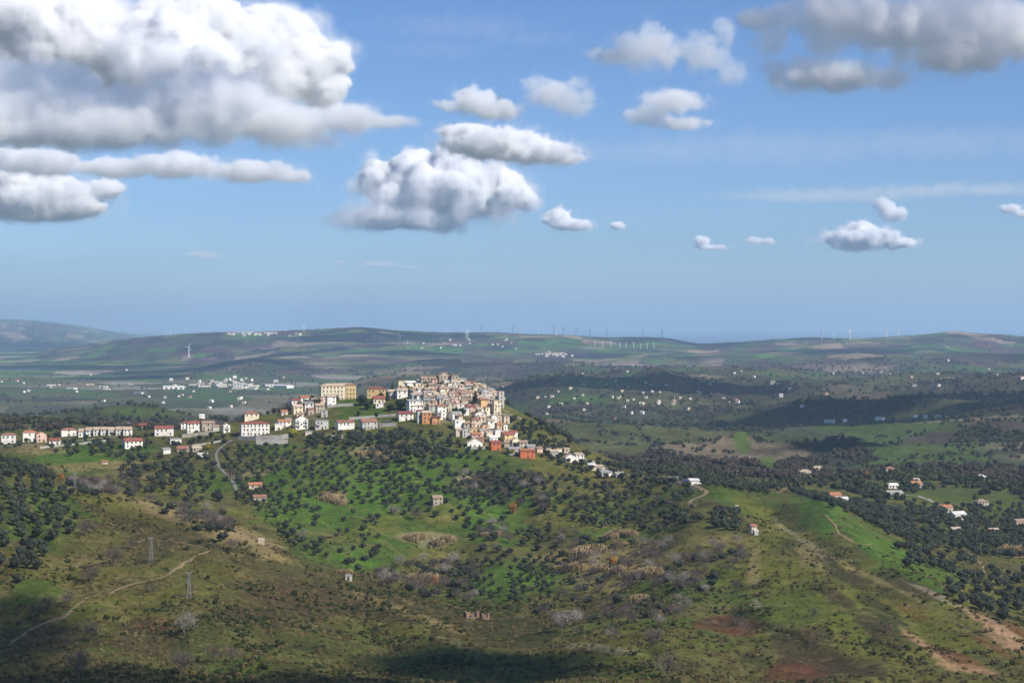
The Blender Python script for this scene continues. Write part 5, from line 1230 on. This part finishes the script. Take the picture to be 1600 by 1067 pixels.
for k, (poly, sx, sy, jit, pr, lo, hi, where) in enumerate(OLIVES):
    P = grove(poly, sx, sy, jit, pr, 500 + k); s = np.random.default_rng(550 + k).uniform(lo, hi, len(P))
    al += [(p[0], p[1], p[2], q, where) for p, q in zip(P, s)]
al.sort(key=lambda t: -t[3] / t[1])
# the trees that show largest are things of their own, spread over every grove
rO = np.random.default_rng(5)
for (x, y, z, s, where) in al[:300]:
    thing_tree('olive_tree', 'rounded grey-green olive tree ' + where, 'olive trees ' + where, x, y, z, OLIVE_C, OLIVE_T, s, rO, sx=rO.uniform(.88, 1.1))
rest = al[300:]
scatter('olive_grove', 'mass of small grey-green olive trees on the slopes', [t[:3] for t in rest], np.array([t[3] for t in rest]), OLIVE_C, 6)
print('olives', len(al))
WOODS = [
 ([(95,750),(210,752),(215,776),(130,773)], 4, 5.5, .4, .9, .7, 1.1, 'in the grey thicket behind the left spur'),
 ([(230,785),(360,805),(372,850),(300,832)], 7, 8, .4, .5, .7, 1.2, 'in the hollow left of the meadow'),
 ([(560,700),(640,702),(640,742),(585,735)], 8, 9, .4, .6, .9, 1.4, 'by the dry reeds below the village'),
 ([(700,735),(850,748),(865,805),(800,795),(720,772)], 5, 7, .4, .85, .8, 1.3, 'in the wooded gully below the village'),
 ([(590,890),(700,872),(745,892),(745,945),(650,930),(590,915)], 6, 8, .4, .75, .8, 1.3, 'in the hollow above the ruined house'),
 ([(720,820),(800,820),(800,870),(740,870)], 6, 9, .4, .6, .8, 1.3, 'on the valley floor left of the planted rows'),
 ([(870,835),(1000,842),(1160,850),(1165,905),(1100,930),(1000,922),(900,930),(872,880)], 6.2, 9, .42, .7, .8, 1.3, 'in the bramble hollow among dry reeds'),
 ([(880,925),(1065,935),(1060,1005),(920,1005),(835,960)], 9, 12, .42, .7, .7, 1.2, 'on the lower valley slope'),
 ([(425,612),(490,600),(480,632),(440,650)], 5, 6, .4, .9, .9, 1.4, 'beside the long palace on the village hill'),
 ([(1020,740),(1090,760),(1090,800),(1020,790)], 8, 10, .4, .4, .8, 1.2, 'in the thick grove right of the gully'),
]
rB = np.random.default_rng(8); bl = []
for k, (poly, sx, sy, jit, pr, lo, hi, where) in enumerate(WOODS):
    P = grove(poly, sx, sy, jit, pr, 600 + k); s = rB.uniform(lo, hi, len(P)); bl += [(p[0], p[1], p[2], q, where) for p, q in zip(P, s)]
print('bare', len(bl))
bl.sort(key=lambda t: -t[3] / t[1])
mixb = rB.random(len(bl))
bare_i = [t for t, m_ in zip(bl, mixb) if m_ < .62][:255]; green_i = [t for t, m_ in zip(bl, mixb) if m_ >= .62][:280]
for (x, y, z, s, where) in bare_i:
    thing_tree('bare_tree', 'leafless grey-brown tree ' + where, 'bare trees ' + where, x, y, z, BARE_C if rB.random() < .8 else BAREP_C, BARE_T, s, rB)
for (x, y, z, s, where) in green_i:
    thing_tree('evergreen_bush', 'dark leafy evergreen bush ' + where, 'evergreen bushes ' + where, x, y, z - .9 * s, OLIVE_C, None, s * .95, rB, cat='bush', sx=1.15)
SINGLE_BARE = [(135,838,1.5,'spreading bare bush on the crest of the left spur'),(58,968,1.2,'bare tree above the long dirt track near the left edge'),(75,958,1.3,'bushy bare tree beside the long dirt track'),(108,948,1.2,'bare bush just above the bend of the dirt track'),
 (142,1003,1.5,'upright bare bush below the dirt track'),(145,912,1.6,'broad bare tree between the olive thicket and the track'),(178,885,1.6,'bare bush below the upper pylon'),(288,992,1.5,'pale leafless tree below the lower pylon'),(283,1055,1.6,'leafless tree low beside the lower edge, left of the double bush'),
 (335,1035,1.2,'bare bush of a pair on the lower slope, the larger one'),(362,1035,1.0,'bare bush of a pair on the lower slope, the smaller one'),(122,1062,1.9,'big bare bush in the shaded lower left'),(362,860,1.1,'small bare tree on the crest right of the left spur'),
 (205,858,1.0,'bare shrub beside the upper pylon'),(80,842,1.0,'purplish bare shrub below the olive grove'),(616,806,1.3,'pale leafless tree alone in the green meadow'),(648,812,1.4,'grey bare tree beside the green mound'),(473,845,1.2,'bare pale tree in the small meadow above the spur'),
 (877,988,1.7,'tall bare tree with pale trunk on the lower valley slope'),(1042,1058,1.6,'bare tree near the lower edge right of the shaded hollow'),(1020,1010,1.4,'bare bush in front of the red earth patch'),(1068,955,1.2,'pale bare tree above the red earth patch'),(1150,925,1.2,'bare bush on the right valley slope'),
 (1270,965,.8,'small bare shrub on the bare green spur'),(1385,990,1.0,'bare shrub in the eroded gully'),(770,825,1.3,'tall pale bare tree near the dry reeds'),(360,752,1.4,'bare bush at the foot of the winding lane'),(1225,800,1.2,'bare bush on the grassy spur left of the green field'),(598,915,1.5,'tall pale leafless poplar in the hollow')]
for (px, py, s, lab) in SINGLE_BARE:
    x, y, z = hit(px, py); thing_tree('bare_tree', lab, 'single bare trees', x, y, z, BAREP_C if 'pale' in lab else BARE_C, BARE_T, s, rB)
for (px, py, s, lab) in [(802,803,1.5,'orange autumn tree in the gully below the village'),(95,752,1.0,'orange autumn tree behind the left spur'),(679,916,1.2,'yellow-orange bush beside the dry reeds'),(958,888,1.3,'orange bush in the bramble hollow'),(1355,748,1.4,'yellowing tree at the valley farm')]:
    x, y, z = hit(px, py); thing_tree('autumn_tree', lab, 'autumn trees', x, y, z, AUT_C, BARE_T, s, rB)
for (px, py, s, lab) in [(457,683,1.6,'broad yellow-green mimosa tree in front of the white house'),(150,706,.8,'yellow flowering bush on the meadow below the white houses'),(325,702,1.0,'yellow-green bush beside the winding lane'),(798,710,1.0,'yellow-green tree among the lower village houses')]:
    x, y, z = hit(px, py); thing_tree('mimosa_tree', lab, 'yellow-green trees', x, y, z, YEL_C, BARE_T, s, rB)
for (px, py, s, lab) in [(566,634,1.15,'tall dark evergreen beside the palace lane'),(575,640,.9,'dark evergreen right of the palace lane'),(625,640,1.1,'broad evergreen in front of the village core'),(638,634,.85,'smaller evergreen in front of the village core'),(610,642,.8,'rounded evergreen left of the village core'),
  (736,640,.9,'dark evergreen among the houses of the right quarter'),(748,652,.75,'lower dark evergreen among the houses of the right quarter'),(712,648,.7,'round evergreen behind the white block'),(722,650,.8,'evergreen right of the pink gabled house'),(555,622,.7,'evergreen at the right end of the palace'),(474,612,.8,'evergreen at the left end of the palace'),
  (800,636,.7,'evergreen on the village shoulder'),(805,700,.6,'evergreen by the cream gabled house'),(312,688,.55,'evergreen near the stone yard'),(330,684,.6,'evergreen before the brown house'),(115,692,.5,'round evergreen beside the white terrace'),(228,684,.5,'round evergreen below the red roof'),(560,650,.5,'bush-like evergreen on the green bank'),(588,652,.5,'evergreen at the foot of the green bank')]:
    x, y, z = hit(px, py); thing_tree('evergreen_tree', lab, 'village evergreens', x, y, z, EVER_C, EVER_T, s, rB)
for (px, py, s, lab) in [(613,616,1.0,'dark conifer left of the cream tower house'),(606,626,.9,'dark conifer behind the evergreen trees'),(742,630,1.0,'tall conifer above the red roof in the right quarter'),(752,640,.85,'conifer beside the orange-cream house')]:
    x, y, z = hit(px, py); thing_tree('conifer', lab, 'village conifers', x, y, z, CON_C, CON_T, s, rB)
REED_AT = [(513,784,1.5),(530,788,1.3),(570,712,1.3),(585,712,1.2),(642,846,1.4),(655,842,1.2),(683,852,1.2),(700,846,1.3),(735,752,1.0),(660,912,1.4),(672,906,1.3),(646,905,1.0),(774,838,1.1),(760,838,.9),(915,868,1.8),(930,865,1.7),(900,890,1.4),(940,892,1.3),(965,895,1.2),(1005,903,1.6),(1020,900,1.5),(965,838,1.4),(985,838,1.3),(1000,940,1.2),(872,890,.8),(600,718,1.0),(880,893,1.2),(955,842,1.2),(1590,868,2.0),(1575,864,1.6),(540,898,.9)]
for i, (px, py, s) in enumerate(REED_AT):
    x, y, z = hit(px, py); o = link('reed_clump', REEDS[i % 3], None, (x, y, z)); o.scale = (s, s, s * .95); o.rotation_euler = (0, 0, rB.uniform(-.4, .4))
    wr = 'by the bare tree under the village' if py < 760 else 'on the green slope above the lower meadow' if px < 560 else 'beside the green mound' if px < 720 and py < 880 else 'beside the yellow-orange bush' if px < 690 else 'at the right edge' if px > 1500 else 'on the valley meadow' if px < 880 else 'in the bramble hollow'
    tag(o, 'clump of tall dry straw-coloured reeds ' + wr, 'reeds', 'dry reed clumps ' + wr)
for i in range(72):
    px = 4 + i * 4.9 + rB.uniform(-3, 3); x, y, z = hit(px, rB.uniform(680, 699) - max(0, px - 200) * .03)
    if min(math.hypot(x - a, y - b) - c for a, b, c in KEEP_OUT) < .5: continue
    thing_tree('garden_bush', 'small garden bush among the white houses along the road', 'garden bushes along the road', x, y, z - .5, OLIVE_C, None, rB.uniform(.45, 1.05), rB, cat='bush')
# low scrub over the spurs and the valley slopes
rs = np.random.default_rng(77)
def rand_ground(n, p0, p1, d0, d1):
    px = rs.uniform(p0, p1, n); y = np.exp(rs.uniform(math.log(d0), math.log(d1), n)); x = (px - 800) / F * y; z = grid_at(x, y)
    return x, y, z, px, HY - z * F / y
x, y, z, px, row = rand_ground(170000, -120, 1720, 430, 1330)
vis = visible(x, y, z) & (row < 1130)
n1 = fbm(x, y, 38, 4, 301); n2 = fbm(x, y, 9, 3, 302)
GREENS = [(p, q, a * .9, b * .9) for (p, q, a, b, an, w, s) in PATCH if w in ('green', 'bright') and s >= .7 and not (p > 1180 and q > 900)] + [(1390,965,110,30),(1260,950,60,30),(1280,790,50,40)]
GREENS += [(p, q, a, b) for (p, q, a, b, an, w, s) in PATCH if w in ('red', 'sand', 'brown', 'pale') and s >= .6 and p > 1050] + [(p, q, a, b * 1.1) for (p, q, a, b, an, w, s) in PATCH if w == 'straw' and s >= .5 and p < 400]
gm = np.zeros(x.shape)
for (p, q, a, b) in GREENS: gm = np.maximum(gm, sstep(1.1, .8, np.hypot((px - p) / a, (row - q) / b)))
near_spur = sstep(1000, 900, y)
pr = np.clip(0.12 + 1.0 * n1 + 0.5 * n2 + 0.5 * fbm(x, y, 120, 3, 306), 0, 1) * (1 - 0.93 * gm) * (0.35 + 0.65 * near_spur) * 0.62
kind = rs.random(x.shape); sel = vis & (rs.random(x.shape) < pr)
d = np.full(x.shape, 99.0)
ii = np.where(sel)[0]
for c in range(0, len(ii), 4000):
    j = ii[c:c + 4000]; d[j] = np.min(np.hypot(x[j][:, None] - ROAD_ALL[None, :, 0], y[j][:, None] - ROAD_ALL[None, :, 1]), axis=1)
sel &= d > 2.6
Pall = np.column_stack([x, y, z])
k = sel & (kind < .50); scatter('low_scrub', 'low dark green scrub dotted over the slopes', Pall[k], rs.uniform(.35, 1.0, k.sum()), SHRUB, 78, 1.1)
k2 = sel & (kind >= .50) & (kind < .60); scatter('tall_scrub', 'taller scrub bushes on the slopes', Pall[k2], rs.uniform(.4, 1.0, k2.sum()), SHRUB_D, 79)
rust = fbm(x, y, 50, 3, 303)
k3 = sel & (kind >= .60) & (kind < .70) & (rust > .15); scatter('bracken', 'rusty brown bracken on the slopes', Pall[k3], rs.uniform(.5, 1.2, k3.sum()), RUST, 80, 1.2)
k4 = vis & (d > 2) & (rs.random(x.shape) < .09 * (1 - .85 * gm) * (.4 + .6 * near_spur)); scatter('dry_grass', 'tufts of dry yellow grass on the slopes', Pall[k4], rs.uniform(.6, 1.5, k4.sum()), TUFT, 81)
print('scrub', k.sum(), k2.sum(), k3.sum(), k4.sum())
# trees of the country beyond
x, y, z, px, row = rand_ground(230000, -150, 1750, 1480, 7200)
vis = visible(x, y, z)
wx = x + 45 * fbm(x, y, 240, 3, 91); wy = y + 60 * fbm(x, y, 240, 3, 92)
q1, q2, e2 = voronoi(wx, wy * 0.75, 160, 8); big = fbm(x, y, 900, 3, 101); r1, r2, e1 = voronoi(wx, wy, 330, 5)
idx = (q1 * 11.99).astype(int)
woody = sstep(-0.05, 0.45, big + 0.6 * (r1 - 0.5))
isw = np.isin(idx, (0, 1, 4, 10)) | (rs.random(x.shape) < woody * .55); iso = np.isin(idx, (3, 6, 9)) & ~isw
plain = (z < PLAIN + 10) & (y > 3600)
keepg = np.zeros(x.shape)
for (p, q, a, b, an, w, s) in PATCH:
    if w in ('green', 'bright', 'dull', 'moss') and (q < 735 and (p > 1100 or q < 660) or (p > 1380 and q < 790)): keepg = np.maximum(keepg, sstep(1.1, .8, np.hypot((px - p) / a, (row - q) / b)))
hillb = (y < 1800) & (px > 330) & (px < 880)
pr = np.where(isw, .27, np.where(iso, .15, .03)) * (1 - .9 * keepg) * np.where(plain, .05, 1) * sstep(1480, 1600, y) * np.where(hillb, 0.25, 1) * np.clip(0.55 + 1.1 * fbm(x, y, 70, 3, 305), 0, 1.3) * np.interp(y, [1600, 2600, 4500, 7000], [1, .9, .5, .35])
pr = np.maximum(pr, .5 * np.exp(-(e2 / 6) ** 2) * np.where(plain, .12, 1) * (1 - keepg))
sel = vis & (rs.random(x.shape) < pr)
P = np.column_stack([x, y, z]); sc = rs.uniform(.7, 1.25, x.shape) * np.interp(y, [1500, 3000, 7000], [.95, 1.1, 1.5])
bare = isw & (r2 > .45)
K = sel & ~isw; scatter('far_orchard_trees', 'small olive and orchard trees on the hills beyond the village', P[K], sc[K], FAR_OL, 83)
K1 = sel & isw & ~bare; scatter('far_evergreen_wood', 'dark evergreen woods on the hills beyond the village', P[K1], sc[K1], FAR_OAK, 84)
K2 = sel & bare; scatter('far_bare_wood', 'grey-brown leafless woods on the hills beyond the village', P[K2], sc[K2], FAR_BARE, 85)
print('far', K.sum(), K1.sum(), K2.sum())
